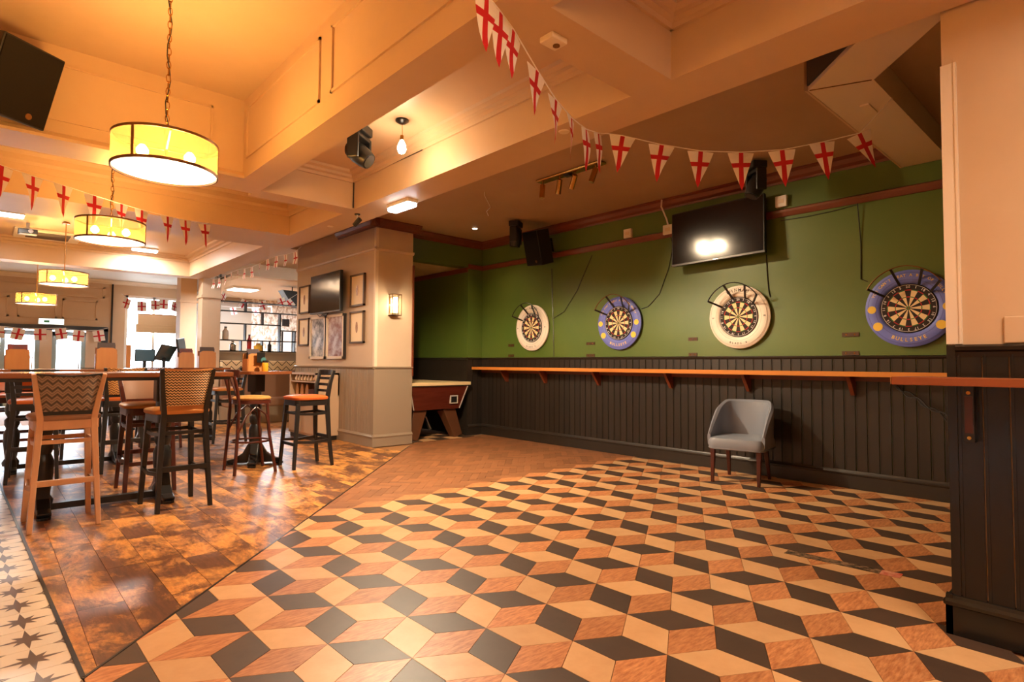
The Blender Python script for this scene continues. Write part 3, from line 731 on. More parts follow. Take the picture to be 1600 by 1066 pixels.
# emergency batten under the beam
em = thing('emergency_light', 'white rectangular emergency light under the beam near the pier', 'ceiling light', (3.09, 5.06, ZB), math.radians(2))
MB().box(-.06, .06, -.19, .19, -.035, 0).build('base', M_WHITE, em); MB().box(-.055, .055, -.185, .185, -.075, -.035).build('diffuser', mat('em_glow', S(240, 245, 255), .3, emit=(.90, .95, 1, 1), emit_s=9), em, bevel=.012)
light('emergency_glow', 'SPOT', (0, 0, -.10), 560, (1, .79, .54), .05, parent=em, spot_size=math.radians(168), spot_blend=.25)
for k, (x, y, z, lab) in enumerate(((2.05, 11.9, 3.20, 'far white emergency light on the ceiling past the bunting'), (.16, 10.3, 3.20, 'white emergency light at the left edge of the far ceiling'))):
    e2 = thing('emergency_light', lab, 'ceiling light', (x, y, z)); MB().box(-.2, .2, -.06, .06, -.03, 0).build('base', M_WHITE, e2); MB().box(-.19, .19, -.055, .055, -.07, -.03).build('diffuser', MATS['em_glow'], e2, bevel=.012)
    light('emergency_glow', 'AREA', (0, 0, -.08), 55, (1, .93, .84), .3, parent=e2)
for k, (x, y, z, wt, lab) in enumerate(((.6, -1.6, 3.53, 75, 'added white fill batten behind the viewer over the walkway'), (2.35, -.9, 3.20, 45, 'added white fill batten behind the viewer between the beams'))):  # unseen battens added as fill light for floor and bunting in the foreground
    e3 = thing('fill_batten', lab, 'ceiling light', (x, y, z)); MB().box(-.5, .5, -.06, .06, -.05, 0).build('base', M_WHITE, e3); MB().box(-.48, .48, -.05, .05, -.09, -.05).build('diffuser', MATS['em_glow'], e3, bevel=.012)
    light('fill_glow', 'AREA', (0, 0, -.10), wt, (1, .80, .60), .9, parent=e3, shape='RECTANGLE', size_y=.1)
# spotlight rail
sr = thing('spotlight_bar', 'brass ceiling bar with four small spotlights above the tiles', 'spotlight', (4.57, 4.12, 3.25))
MB().box(-.06, .06, -.46, .46, -.03, 0).build('bar', M_BRASS, sr, bevel=.015); MB().box(-.03, .03, -.02, .06, -.05, -.03).build('junction', M_EBONY, sr)
for k, (y, rx, ry) in enumerate(((.40, 0, .1), (.14, .35, -.2), (-.08, .6, -.3), (-.36, .2, .25))):
    q = rotm(rx, ry)
    h_ = MB().lathe([(.028, -.15), (.030, -.15), (.030, 0), (.012, .012)], (0, y, -.06), 14, q).build('spot', M_BRASS, sr, True)
    MB().lathe([(.024, -.149), (.024, -.146)], (0, y, -.06), 14, q).build('lens', mat('spot_lens', S(255, 235, 200), .3, emit=(1, .88, .66, 1), emit_s=30) if k in (1, 2) else M_EBONY, h_)
    MB().tube([(0, y, -.06), (0, y, -.03)], .008, 6).build('swivel', M_BRASS, h_)
for y, dx, dy in ((.14, .9, -.9), (-.08, .8, -1.5)):
    l = light('spot_light', 'SPOT', (4.57+.04, 4.12+y+.02, 3.04), 85, SOFT, .03, spot_size=1.5, spot_blend=.8)
    l.rotation_euler = Vector((dx, dy, -1)).to_track_quat('-Z', 'Y').to_euler()
dl = thing('downlight', 'small round downlight in the brown ceiling by the corner', 'ceiling light', (5.48, 6.87, 3.25)); MB().lathe([(.05, -.004), (.05, 0)], n=20).build('ring', M_WHITE, dl); MB().lathe([(.034, -.008), (.034, -.004)], n=20).build('lens', mat('dl', S(255, 240, 220), .3, emit=(1, .9, .75, 1), emit_s=12), dl)
light('downlight_beam', 'SPOT', (0, 0, -.03), 40, (1, .78, .48), .04, parent=dl, spot_size=2.2, spot_blend=.9)
# wall sconce on the pier
sn = thing('wall_sconce', 'box shaped brass wall sconce glowing on the pier', 'wall lamp', (4.385, PY0, 2.03))
MB().box(-.05, .05, -.02, 0, -.12, .12).build('backplate', M_BRASS, sn)
g = MB()
for x in (-.075, .075):
    for y in (-.12, -.03): g.box(x-.004, x+.004, y-.004, y+.004, -.15, .15)
for z in (-.15, .15): g.box(-.079, .079, -.124, -.116, z-.004, z+.004); g.box(-.079, .079, -.034, -.026, z-.004, z+.004); g.box(-.079, -.071, -.124, -.026, z-.004, z+.004); g.box(.071, .079, -.124, -.026, z-.004, z+.004)
g.build('frame', M_RIM, sn)
MB().box(-.068, .068, -.112, -.036, -.14, .14).build('glass', M_GLASS, sn)
MB().box(-.079, .079, -.124, -.0, .15, .156).build('top_cap', M_RIM, sn); MB().box(-.079, .079, -.124, -.0, -.156, -.15).build('bottom_cap', M_RIM, sn)
MB().lathe([(.03, -.11), (.034, 0), (.03, .11)], (0, -.075, 0), 14).build('lamp', mat('sconce_glow', S(255, 230, 180), .3, emit=(1, .82, .5, 1), emit_s=22), sn, True)
light('sconce_light', 'POINT', (0, -.075, .0), 30, (1, .70, .36), .04, parent=sn)

# ------------------------------------------------------------------ bar stools
def rounded_rect(w, d, r, n=5):
    pts = []
    for cx, cy, a0 in ((w/2-r, d/2-r, 0), (-w/2+r, d/2-r, PI/2), (-w/2+r, -d/2+r, PI), (w/2-r, -d/2+r, 3*PI/2)):
        for k in range(n+1):
            a = a0+PI/2*k/n; pts.append((cx+r*math.cos(a), cy+r*math.sin(a)))
    return pts
def cushion(w, d, z0, z1, r=.07, crown=.012, cy=0, wf=None):
    """upholstered pad: rounded outline, soft edge, slightly domed top; wf: front width factor"""
    g = MB(); base = rounded_rect(w, d, r); n = len(base)
    sec = [(.97, z0), (1.0, z0+(z1-z0)*.25), (1.0, z0+(z1-z0)*.7), (.95, z1-.002), (.80, z1+crown*.5), (.4, z1+crown)]
    vs = []
    for k, z in sec:
        for x, y in base:
            q = 1 if not wf else 1+(wf-1)*(y/d+.5)
            vs.append((x*k*q, y*k+cy, z))
    fs = [tuple(range(n-1, -1, -1)), tuple((len(sec)-1)*n+i for i in range(n))]
    for j in range(len(sec)-1): fs += [(j*n+i, j*n+(i+1) % n, (j+1)*n+(i+1) % n, (j+1)*n+i) for i in range(n)]
    return g.add(vs, fs)
def curved_panel(w0, w1, z0, z1, t, y0, y1, bow, n=10, m=6, wave=0):
    """back panel; width w0 at z0 to w1 at z1, leaning from y0 to y1, bowed backwards"""
    g = MB(); vs = []
    for s in (0, 1):
        for j in range(m+1):
            v = j/m
            for i in range(n+1):
                u = i/n*2-1; w = (w0+(w1-w0)*v)/2
                edge = 1 if 0 < i < n and 0 < j < m else .55
                y = y0+(y1-y0)*v+bow*(u*u-1)+(t/2*edge if s == 0 else -t/2*edge)
                z = z0+(z1-z0)*v-(wave*(1-u*u) if j == m else wave*(1-u*u)*v)
                vs.append((u*w, y, z))
    k = (n+1)*(m+1); fs = []
    for s in (0, 1):
        for j in range(m):
            for i in range(n):
                a = s*k+j*(n+1)+i; q = (a, a+1, a+n+2, a+n+1); fs.append(q if s == 0 else q[::-1])
    for i in range(n):
        fs.append((i, i+k, i+1+k, i+1)); a = m*(n+1)+i; fs.append((a, a+1, a+1+k, a+k))
    for j in range(m):
        a = j*(n+1); fs.append((a, a+n+1, a+n+1+k, a+k)); b = a+n; fs.append((b, b+k, b+n+1+k, b+n+1))
    return g.add(vs, fs)
def stool(label, loc, rz, frame, seatm, back='panel', backm=None, H=1.10, top=.395, group='bar stools', fr2=None):
    t = thing('bar_stool', label, 'bar stool', (loc[0], loc[1], 0), rz, group)
    cushion(.41, .42, .765, .805, .09, .012, .005, 1.04).build('seat', seatm, t, True)
    MB().prism(rounded_rect(.385, .395, .05), .70, .768).build('seat_frame', frame, t, bevel=.006)
    for sx in (-1, 1):
        MB().bar((sx*.195, .218, 0), (sx*.165, .170, .72), .034, .034, .042, .042).build('leg', frame, t, bevel=.004)
        pts = [(sx*.195, -.232, 0), (sx*.178, -.195, .35), (sx*.160, -.178, .68), (sx*.155, -.180, .78), (sx*(.155+(top/2-.165)*.5), -.205, .95), (sx*(top/2-.012), -.245, H)]
        MB().path(pts, .036, .042, ws=[.85, 1, 1.15, 1.1, .95, .75]).build('leg', frame, t, bevel=.004)
    # stretchers
    MB().bar((-.185, .202, .27), (.185, .202, .27), .02, .035, side=(0, 1, 0)).build('foot_rail', frame, t, bevel=.003)
    MB().bar((-.18, -.208, .33), (.18, -.208, .33), .018, .04, side=(0, 1, 0)).build('rear_rail', frame, t, bevel=.003)
    for sx in (-1, 1):
        MB().path([(sx*.186, -.205, .30), (sx*.20, 0, .285), (sx*.186, .205, .30)], .02, .03).build('side_rail', frame, t)
        MB().path([(sx*.17, -.18, .61), (sx*.178, 0, .60), (sx*.17, .18, .61)], .018, .028).build('side_rail', frame, t)
    MB().bar((-.165, -.178, .615), (.165, -.178, .615), .018, .030, side=(0, 1, 0)).build('rear_rail', frame, t, bevel=.003)
    MB().bar((-.165, .178, .615), (.165, .178, .615), .018, .030, side=(0, 1, 0)).build('front_rail', frame, t, bevel=.003)
    if back == 'panel':
        curved_panel(.285, top-.045, .832, H-.002, .030, -.182, -.243, .028, wave=.012).build('backrest', backm, t, True)
        MB().path([(u*(top-.06)/2, -.243+.028*(u*u-1), H-.004-.012*(1-u*u)) for u in (-1, -.5, 0, .5, 1)], .036, .012, side=(0, 1, 0)).build('top_piping', fr2 or backm, t)
        MB().bar((-.15, -.180, .818), (.15, -.180, .818), .02, .03, side=(0, 1, 0)).build('back_rail', fr2 or frame, t)
    elif back == 'ladder':
        for k in range(4):
            z = .86+k*.072; v = (z-.78)/.32; hw = .155+(top/2-.165)*v*.9; y = -.18-.065*v
            hh = .03 if k < 3 else .055
            MB().path([(u*hw, y-.02*(1-u*u), z) for u in (-1, -.5, 0, .5, 1)], .014, hh, side=(0, 1, 0)).build('slat', frame, t)
    return t
stool('pale beech bar stool with grey zigzag back at the high table', (.456, 5.43), math.radians(1.5), M_BEECH, M_BROWNL, 'panel', M_CHEV1, 1.10, .43, fr2=M_EBONY)
stool('black bar stool with cream chevron woven back and tan seat', (1.215, 5.50), math.radians(5), M_EBONY, M_TANL, 'panel', M_CHEV2, 1.135, .41, fr2=M_TANL)
stool('mahogany bar stool with plain brown back across the high table', (1.15, 6.34), PI, M_MAHOG, M_TANL, 'panel', M_BROWNL, 1.10, .43)
stool('black ladder-back bar stool with orange seat beside the pedestal table', (2.79, 6.60), math.radians(91), M_EBONY, M_ORANGE, 'ladder', None, 1.10, .38)
stool('black bar stool with tan seat behind the chevron stool', (2.72, 9.35), math.radians(88), M_EBONY, M_TANL, 'ladder', None, 1.10, .39)
stool('black ladder-back bar stool at the left edge behind the beech stool', (.40, 7.62), math.radians(-4), M_EBONY, M_ORANGE, 'ladder', None, 1.08, .40)
stool('black bar stool with gold zigzag back behind the high table', (1.12, 7.70), math.radians(6), M_EBONY, M_ORANGE, 'panel', M_CHEV3, 1.12, .40)
stool('mahogany bar stool with orange leather back on the far side', (.30, 9.05), PI, M_MAHOG, M_ORANGE, 'panel', M_ORANGE, 1.08, .40)
stool('black bar stool facing the camera beyond the second table', (.92, 9.05), PI, M_EBONY, M_TANL, 'ladder', None, 1.08, .40)
stool('black bar stool with brown back beyond the far table', (1.95, 10.65), PI, M_EBONY, M_TANL, 'panel', M_BROWNL, 1.10, .40)
stool('mahogany bar stool pulled up to the far table', (1.85, 9.28), math.radians(3), M_MAHOG, M_TANL, 'ladder', None, 1.05, .40)

# bentwood stool
bt = thing('bentwood_stool', 'brown bentwood bar stool with curved open back and gold seat', 'bar stool', (2.20, 6.67, 0), math.radians(-92), 'bar stools')
MB().lathe([(.17, .775), (.195, .785), (.20, .80), (.18, .815), (.10, .825)], n=26).build('seat', mat('gold_fabric', S(196, 150, 82), .6, noise=(S(170, 120, 60), 40, .3)), bt, True)
MB().lathe([(.185, .735), (.20, .74), (.20, .775), (.185, .78)], n=26).build('seat_ring', M_MAHOG, bt, True)
for sx in (-1, 1):
    MB().tube([(sx*.215, .20, 0), (sx*.165, .135, .45), (sx*.145, .12, .75)], .0165, 9).build('leg', M_MAHOG, bt, True)
    MB().tube([(sx*.205, -.215, 0), (sx*.185, -.19, .4), (sx*.165, -.175, .75), (sx*.175, -.20, .9), (sx*.185, -.235, 1.04)], .0175, 9).build('leg', M_MAHOG, bt, True)
    MB().tube([(sx*.150, -.185, .80), (sx*.09, -.21, .92), (sx*.02, -.24, 1.03)], .011, 7).build('back_brace', M_MAHOG, bt, True)
    MB().tube([(sx*.19, -.19, .42), (sx*.19, -.10, .62), (sx*.16, .0, .71), (sx*.18, .10, .62), (sx*.175, .15, .42)], .010, 7).build('side_arch', M_MAHOG, bt, True)
MB().tube([(.19*math.cos(a), .195*math.sin(a), .33) for a in [k*2*PI/24 for k in range(24)]], .011, 7, True).build('foot_ring', M_MAHOG, bt, True)
MB().path([(.20*math.sin(a), -.12-.15*math.cos(a), 1.06+.01*math.cos(a)) for a in [-1.15+2.3*k/12 for k in range(13)]], .022, .085, side=(0, 1, 0)).build('top_rail', M_MAHOG, bt, bevel=.008)

# ------------------------------------------------------------------ tables
def pedestal(t, x, y, h, cross=True, name='pedestal'):
    p = MB().lathe([(.07, .06), (.075, .10), (.05, .14), (.058, .2), (.07, .30), (.072, .40), (.05, .46), (.066, .50), (.066, .55), (.042, .58), (.06, .62), (.066, .68), (.05, .74), (.062, .80), (.062, .84)], (x, y, 0), 18).build(name, M_EBONY, t, True)
    MB().box(x-.07, x+.07, y-.07, y+.07, .84, h).build('collar', M_EBONY, p, bevel=.01)
    for k in range(4 if cross else 2):
        a = k*PI/2+PI/4 if cross else PI/2+k*PI
        q = rotm(0, 0, a)
        MB().prism([(.03, .02), (.29, .02), (.30, .05), (.22, .07), (.13, .13), (.07, .24), (.03, .24)], -.045, .045, q @ rotm(PI/2), (x, y, 0)).build('foot', M_EBONY, p, bevel=.008)
        v = q @ Vector((.27, 0, 0)); MB().lathe([(.045, 0), (.045, .02)], (x+v.x, y+v.y, 0), 12).build('foot_pad', M_EBONY, p)
    return p
def high_table(label, x0, x1, y0, y1, h, bases):
    t = thing('high_table', label, 'table', ((x0+x1)/2, (y0+y1)/2, 0), 0, 'high bar tables'); cx, cy = (x0+x1)/2, (y0+y1)/2
    MB().box(x0-cx, x1-cx, y0-cy, y1-cy, h-.04, h).build('table_top', M_TABLE, t, bevel=.006)
    MB().box(x0-cx+.02, x1-cx-.02, y0-cy+.02, y1-cy-.02, h-.065, h-.04).build('apron', M_EBONY, t)
    for b in bases: pedestal(t, b-cx, 0, h-.04, False)
    if len(bases) > 1: MB().box(bases[0]-cx, bases[1]-cx, -.035, .035, .02, .07).build('floor_rail', M_EBONY, t)
    return t
high_table('long high bar table with wooden top behind the beech stool', -.12, 1.66, 5.52, 6.22, 1.10, (.37, 1.19))
high_table('second long high bar table behind the first towards the entrance', -.25, 1.55, 7.95, 8.65, 1.10, (.25, 1.2))
high_table('far high bar table carrying two wooden menu boxes', 1.55, 2.85, 9.62, 10.28, 1.10, (1.75, 2.62))
rtb = thing('pedestal_table', 'small square pedestal bar table with turned black column', 'table', (2.39, 7.10, 0), math.radians(20))
MB().prism(rounded_rect(.60, .60, .08), 1.05, 1.085).build('table_top', M_TABLE, rtb, bevel=.004)
pedestal(rtb, 0, 0, 1.05, True)
# menu boxes, cruet
def menu_box(label, x, y, z, w=.20, h=.25, d=.11, card=M_CHAR, rz=0):
    t = thing('menu_box', label, 'menu holder', (x, y, z), rz, 'wooden menu boxes')
    MB().prism([(-w/2, 0), (w/2, 0), (w/2, h*.78), (w*.3, h*.86), (-w*.3, h*.86), (-w/2, h*.78)], -.006, .006, rotm(PI/2), (0, -d/2, 0)).build('front_board', M_OAK, t)
    MB().box(-w/2, w/2, d/2-.006, d/2+.006, 0, h*.86).build('rear_board', M_OAK, t)
    for s in (-1, 1): MB().box(s*w/2-.006, s*w/2+.006, -d/2+.006, d/2-.006, 0, h*.6).build('side_board', M_OAK, t)
    MB().box(-w/2, w/2, -d/2, d/2, 0, .01).build('bottom', M_OAK, t)
    for k in range(2): MB().box(-w/2+.014, w/2-.014, -.03+.03*k, -.026+.03*k, .012, h+.02*k).build('menu_card', card, t)
    return t
M_CARDR = mat('red_card', S(150, 60, 62), .6, noise=(S(90, 70, 80), 22, .2))
menu_box('wooden menu box with reddish card left of the beech stool', .27, 8.25, 1.10, card=M_CARDR)
menu_box('wooden menu box with dark card above the beech stool', 1.07, 8.30, 1.10, h=.29)
menu_box('wooden menu box with red card on the far table', 2.27, 9.85, 1.10, card=M_CARDR, h=.27)
menu_box('wooden menu box with dark card nearest the column', 2.57, 9.88, 1.10, .23, h=.30)
mb_ = menu_box('wooden menu box with dark sign on the pedestal table', 2.36, 7.16, 1.085, .18, .24, rz=.25)
MB().cbox((.03, -.12, .16), .10, .005, .12).build('sign_card', M_EBONY, mb_)
MB().lathe([(.032, 0), (.032, .003)], (.06, -.126, .13), 16, rotm(PI/2)).build('round_badge', mat('teal_badge', S(60, 110, 110), .5), mb_)
jar = thing('sauce_jar', 'small amber glass jar in front of the menu box', 'jar', (2.44, 6.97, 1.085)); MB().lathe([(.034, 0), (.036, .01), (.036, .09), (.03, .1)], n=16).build('body', mat('amber', S(214, 150, 40), .2), jar, True); MB().lathe([(.032, .1), (.032, .125)], n=16).build('lid', M_EBONY, jar)
# cutlery cabinet by the pier
cbn = thing('cutlery_cabinet', 'pale beige cutlery cabinet against the panelled pier wall', 'cabinet', (3.895, 8.95, 0))
M_CAB = mat('cabinet_beige', S(190, 160, 130), .4)
g = MB().box(-.19, .19, -.5, .5, .07, .68).box(-.19, .19, -.5, -.47, .68, 1.03).box(-.19, .19, .47, .5, .68, 1.03).box(-.19, .19, -.5, .5, 1.0, 1.03).box(.17, .19, -.5, .5, .68, 1.0)
g.build('body', M_CAB, cbn); MB().box(-.18, .17, -.47, .47, .88, .90).build('shelf', M_CAB, cbn); MB().box(-.17, .17, -.48, .48, 0, .07).build('plinth', M_EBONY, cbn)
for k in range(2): MB().box(-.2, -.188, -.48+.49*k, -.01+.49*k, .1, .66).build('door', M_CAB, cbn, bevel=.004)
for k in range(7):
    tg = tag(MB().lathe([(.012, .10), (.022, .07), (.036, .04), (.036, .015), (.02, 0)], n=12).build('upturned_glass', mat('pale_ceramic', S(224, 206, 180), .2), None, True, loc=(3.76, 8.58+.115*k, .90)), 'small pale cup on the cabinet shelf, %s from the right' % ('first', 'second', 'third', 'fourth', 'fifth', 'sixth', 'seventh')[k], 'cup', 'cups in the cutlery cabinet')
for k in range(3):
    t = thing('caddy', ['left orange caddy in the open cabinet', 'middle orange caddy in the open cabinet', 'right orange caddy in the open cabinet'][k], 'caddy', (3.78, 9.30-.19*k, .68), 0, 'orange caddies')
    MB().prism([(-.06, 0), (.06, 0), (.06, .08), (.02, .17), (-.02, .17), (-.06, .08)], -.01, .01, rotm(PI/2, 0, PI/2)).build('end_board', M_OAK, t); MB().box(-.005, .11, -.06, .06, 0, .07).build('tray', M_OAK, t)
tag(MB().box(-.06, .06, -.12, .12, 0, .1).build('cutlery_box', M_MAHOG, loc=(3.78, 8.62, .68)), 'low dark wooden cutlery box in the open cabinet', 'box')

# ------------------------------------------------------------------ tub chair
def tub_chair():
    t = thing('tub_chair', 'slate blue leather tub chair with dark wooden legs by the wainscot', 'chair', (5.80, 2.845, 0), math.radians(100))
    W, D = .265, .25            # half width, half depth; faces +y
    def outline(s):             # s in [-1, 1] along the U from front-left round the back to front-right
        a = abs(s); sg = 1 if s > 0 else -1
        if a > .55: k = (a-.55)/.45; return Vector((sg*W, -.06+k*(D+.015), 0)), Vector((sg, 0, 0))
        th = a/.55*PI/2; n = Vector((sg*math.sin(th), -math.cos(th), 0))
        return Vector((sg*W*math.sin(th)**.75, -.06-(D-.04)*math.cos(th)**.85, 0)), n
    n = 36; sec = []; vs = []
    for i in range(n+1):
        s = i/n*2-1; p, nn = outline(s); a = abs(s)
        top = .82 if a < .30 else .82-.33*((a-.30)/.70)**1.25
        lean = Vector((0, -.05, 0))*max(0, 1-a/.8)
        ti = .026-.010*max(0, a-.6)/.4
        prof = [(p-nn*ti, .40), (p-nn*ti+lean*.5, (.40+top)/2), (p-nn*ti*.9+lean, top-.02), (p+lean, top), (p+nn*ti*.9+lean, top-.02), (p+nn*ti+lean*.5, (.40+top)/2), (p+nn*ti*.8, .375)]
        vs += [(q.x, q.y, z) for q, z in prof]
    k = 7; fs = []
    for i in range(n): fs += [(i*k+j, i*k+(j+1) % k, (i+1)*k+(j+1) % k, (i+1)*k+j) for j in range(k)]
    fs += [tuple(range(k)), tuple(n*k+j for j in range(k-1, -1, -1))]
    MB().add(vs, fs).build('tub_back', M_BLUE, t, True)
    g = cushion(.555, .53, .335, .447, .08, .018, -.015); g.build('seat', M_BLUE, t, True)
    MB().tube([(x*1.0, y-.02, .345) for x, y in rounded_rect(.552, .525, .08)], .006, 6, True).build('piping', M_BLUE, t, True)
    for sx in (-1, 1):
        MB().bar((sx*.225, .225, 0), (sx*.225, .20, .345), .028, .028, .046, .046).build('leg', M_MAHOG, t, bevel=.004)
        MB().bar((sx*.205, -.26, 0), (sx*.19, -.17, .345), .028, .028, .046, .046).build('leg', M_MAHOG, t, bevel=.004)
    for k in range(8):
        MB().lathe([(.006, 0), (.003, .004)], (W+.028, -.05-.0, .36+.03*k), 8, rotm(0, PI/2)).build('stud', M_BRASS, t)
    return t
tub_chair()

# ------------------------------------------------------------------ pool table
pt = thing('pool_table', 'mahogany veneered pool table with pale cover in the recess', 'pool table', (5.32, 8.45, 0))
M_VEN = mat('pool_veneer', S(98, 40, 26), .22, noise=(S(74, 28, 18), 7, .3), stretch=(.3, 1, 3))
zt = .86; M_ALU = mat('pale_aluminium', S(206, 196, 182), .4)
def frustum(x0, x1, y0, y1, z0, X0, X1, Y0, Y1, z1):
    return MB().add([(x0, y0, z0), (x1, y0, z0), (x1, y1, z0), (x0, y1, z0), (X0, Y0, z1), (X1, Y0, z1), (X1, Y1, z1), (X0, Y1, z1)], [(3, 2, 1, 0), (4, 5, 6, 7), (0, 1, 5, 4), (1, 2, 6, 5), (2, 3, 7, 6), (3, 0, 4, 7)])
frustum(-.45, .45, -.86, .86, .46, -.56, .56, -.93, .93, zt-.02).build('cabinet', M_VEN, pt)
MB().box(-.60, .60, -.96, .96, zt-.02, zt+.03).build('cover_board', mat('pale_cover', S(226, 200, 150), .4), pt, bevel=.006)
MB().box(-.57, .57, -.945, .945, zt-.035, zt-.02).build('trim_rail', M_STEEL, pt)
for s in (-1, 1): MB().bar((s*.435, -.868, .465), (s*.55, -.937, zt-.035), .012, .012).build('corner_trim', M_ALU, pt)
for sx in (-1, 1):
    for sy in (-1, 1):
        MB().bar((sx*.43, sy*.80, 0), (sx*.27, sy*.72, .47), .17, .12, .24, .18).build('leg', mat('pool_leg', S(92, 56, 34), .4), pt, bevel=.01)
MB().box(.24, .36, -.902, -.872, .56, .66).build('ball_return', M_BLACK, pt)
MB().box(.225, .375, -.905, -.878, .545, .560).box(.225, .375, -.91, -.885, .66, .675).box(.225, .24, -.908, -.88, .55, .67).box(.36, .375, -.908, -.88, .55, .67).build('return_frame', M_ALU, pt)
MB().tube([(-.1, -.5, .45), (0, -.55, .3), (.05, -.6, .12)], .03, 8).build('ball_chute', M_STEEL, pt, True)

# ------------------------------------------------------------------ dartboards
M_SEG_B = mat('sisal_black', S(40, 28, 24), .8); M_SEG_C = mat('sisal_cream', S(232, 204, 152), .8); M_SEG_R = mat('sisal_red', S(178, 36, 34), .8); M_SEG_G = mat('sisal_green', S(54, 112, 52), .8)
M_SUR_W = mat('surround_white', S(234, 222, 206), .55, noise=(S(222, 206, 188), 8, .3)); M_SUR_B = mat('surround_blue', S(96, 108, 192), .5, noise=(S(112, 122, 200), 8, .3))
M_INK = mat('ink_black', S(30, 28, 28), .6); M_YEL = mat('print_yellow', S(236, 196, 70), .6); M_NUM = mat('number_wire', S(226, 220, 214), .4)
def arc_text(g, txt, r, size, mid, z, upright=True, spread=None, inward=False):
    """letters on an arc in the local x(up)-y(left) plane; mid is measured clockwise from the top"""
    step = (spread or size*.74)/r; n = len(txt)
    for i, ch in enumerate(txt):
        if ch == ' ': continue
        off = (i-(n-1)/2)*step
        a = mid+off if not inward else mid-off
        vs, fs = text_geo(ch, size, .0006)
        for_rot = a if not inward else a+PI
        rr = r if not inward else r+size*.7
        out = []
        for v in vs:
            tx, ty = v.x, v.y
            X = tx*math.cos(for_rot)+ty*math.sin(for_rot)+rr*math.sin(a)     # to the right
            Y = -tx*math.sin(for_rot)+ty*math.cos(for_rot)+rr*math.cos(a)    # upwards
            out.append((Y, -X, z))
        g.add(out, fs)
NUMS = [20, 1, 18, 4, 13, 6, 10, 15, 2, 17, 3, 19, 7, 16, 8, 11, 14, 9, 12, 5]
def dartboard(label, y, z, blue):
    t = thing('dartboard', label, 'dartboard', (XG, y, z), 0, 'dartboards on the green wall', rot=(0, -PI/2, 0))
    R = .353
    s = MB().lathe([(.226, .0), (R-.02, .0), (R, .02), (R, .042), (R-.03, .060), (.250, .060), (.232, .050), (.226, .044), (.226, 0)], n=56, cap=False).build('surround', M_SUR_B if blue else M_SUR_W, t, True)
    g = MB()
    for ra in (.262, .325): g.lathe([(ra, .0606), (ra+.0025, .0606)], n=56, cap=False)
    g.build('printed_rings', mat('ring_grey', S(150, 132, 120), .6) if not blue else mat('ring_violet', S(70, 64, 130), .6), s, fix=False)
    g = MB()
    if blue:
        arc_text(g, "YOU CAN'T BEAT A BIT OF BULLY", .292, .034, 0, .0612, spread=.024); arc_text(g, 'BULLSEYE', .272, .046, PI, .0612, spread=.034, inward=True)
        g.build('lettering', M_YEL, s, fix=False)['kind'] = 'stuff'
        for a, rr in ((-PI/2, .036), (PI/2, .036), (-2.15, .040), (2.15, .040)):
            MB().lathe([(rr, .0600), (rr, .0618)], (.293*math.cos(a), -.293*math.sin(a), 0), 20).build('yellow_badge', M_YEL, s)
    else:
        arc_text(g, 'WINMAU', .285, .050, 0, .0612, spread=.042); arc_text(g, 'BLADE 6', .285, .032, PI, .0612, spread=.030, inward=True)
        for a in (-PI/2, PI/2): arc_text(g, 'E', .288, .032, a, .0612)
        g.build('lettering', M_INK, s, fix=False)['kind'] = 'stuff'
    b = MB().lathe([(.2255, .01), (.2255, .050), (.222, .054), (.0, .054)], n=56).build('board', M_SEG_B, t, True)
    g = MB(); z0 = .0548; F = 4
    for k in range(20):
        for r0, r1, c in ((.016, .099, k % 2), (.099, .107, 2+(k % 2)), (.107, .162, k % 2), (.162, .170, 2+(k % 2))):
            g.cur = {0: 0, 1: 1, 2: 2, 3: 3}[c]
            a0 = (k-.5)*PI/10; pts = []
            vs = [(r0*math.cos(a0+j*PI/10/F), -r0*math.sin(a0+j*PI/10/F), z0) for j in range(F+1)]+[(r1*math.cos(a0+j*PI/10/F), -r1*math.sin(a0+j*PI/10/F), z0) for j in range(F+1)]
            g.add(vs, [(j, j+1, F+2+j, F+1+j) for j in range(F)])
    g.cur = 3; g.lathe([(.0064, z0), (.016, z0)], n=16, cap=False); g.cur = 2; g.add([(.0064*math.cos(j*PI/4), .0064*math.sin(j*PI/4), z0) for j in range(8)], [tuple(range(8))])
    g.build('scoring_segments', [M_SEG_B, M_SEG_C, M_SEG_R, M_SEG_G], b, fix=False)
    g = MB()
    for k, nn in enumerate(NUMS): arc_text(g, str(nn), .186, .030, k*PI/10, .0552, spread=.018)
    g.build('numbers', M_NUM, b, fix=False)['kind'] = 'stuff'
    MB().tube([(.214*math.cos(k*PI/24), .214*math.sin(k*PI/24), .0555) for k in range(48)], .0022, 5, True).build('number_ring', M_NUM, b, True)
    # lamp ring: four arms reaching out from the board edge and a wire arc
    lr = MB(); arc = []
    Z = .19
    for k in range(17):
        a = -1.02+1.95*k/16; rr = .375-.03*abs(a)/1.02
        arc.append((rr*math.cos(a), -rr*math.sin(a), Z))
    lr = MB().tube(arc, .006, 6).build('lamp_arc', M_BLACKM if not blue else M_RIM, t, True)
    for a in (-1.0, -.28, .40, .90):
        rr = .375-.03*abs(a)/1.02
        MB().bar((.218*math.cos(a), -.218*math.sin(a), .062), (rr*math.cos(a), -rr*math.sin(a), Z), .020, .012, side=(math.sin(a), math.cos(a), 0)).build('lamp_arm', M_BLACK, lr)
    return t
dartboard('white surround dartboard nearest the corner', 6.395, 1.745, False)
dartboard('blue surround dartboard second from the corner', 4.736, 1.738, True)
dartboard('white surround dartboard below the wall television', 3.078, 1.728, False)
dartboard('blue surround dartboard half hidden by the right pillar', 1.463, 1.718, True)
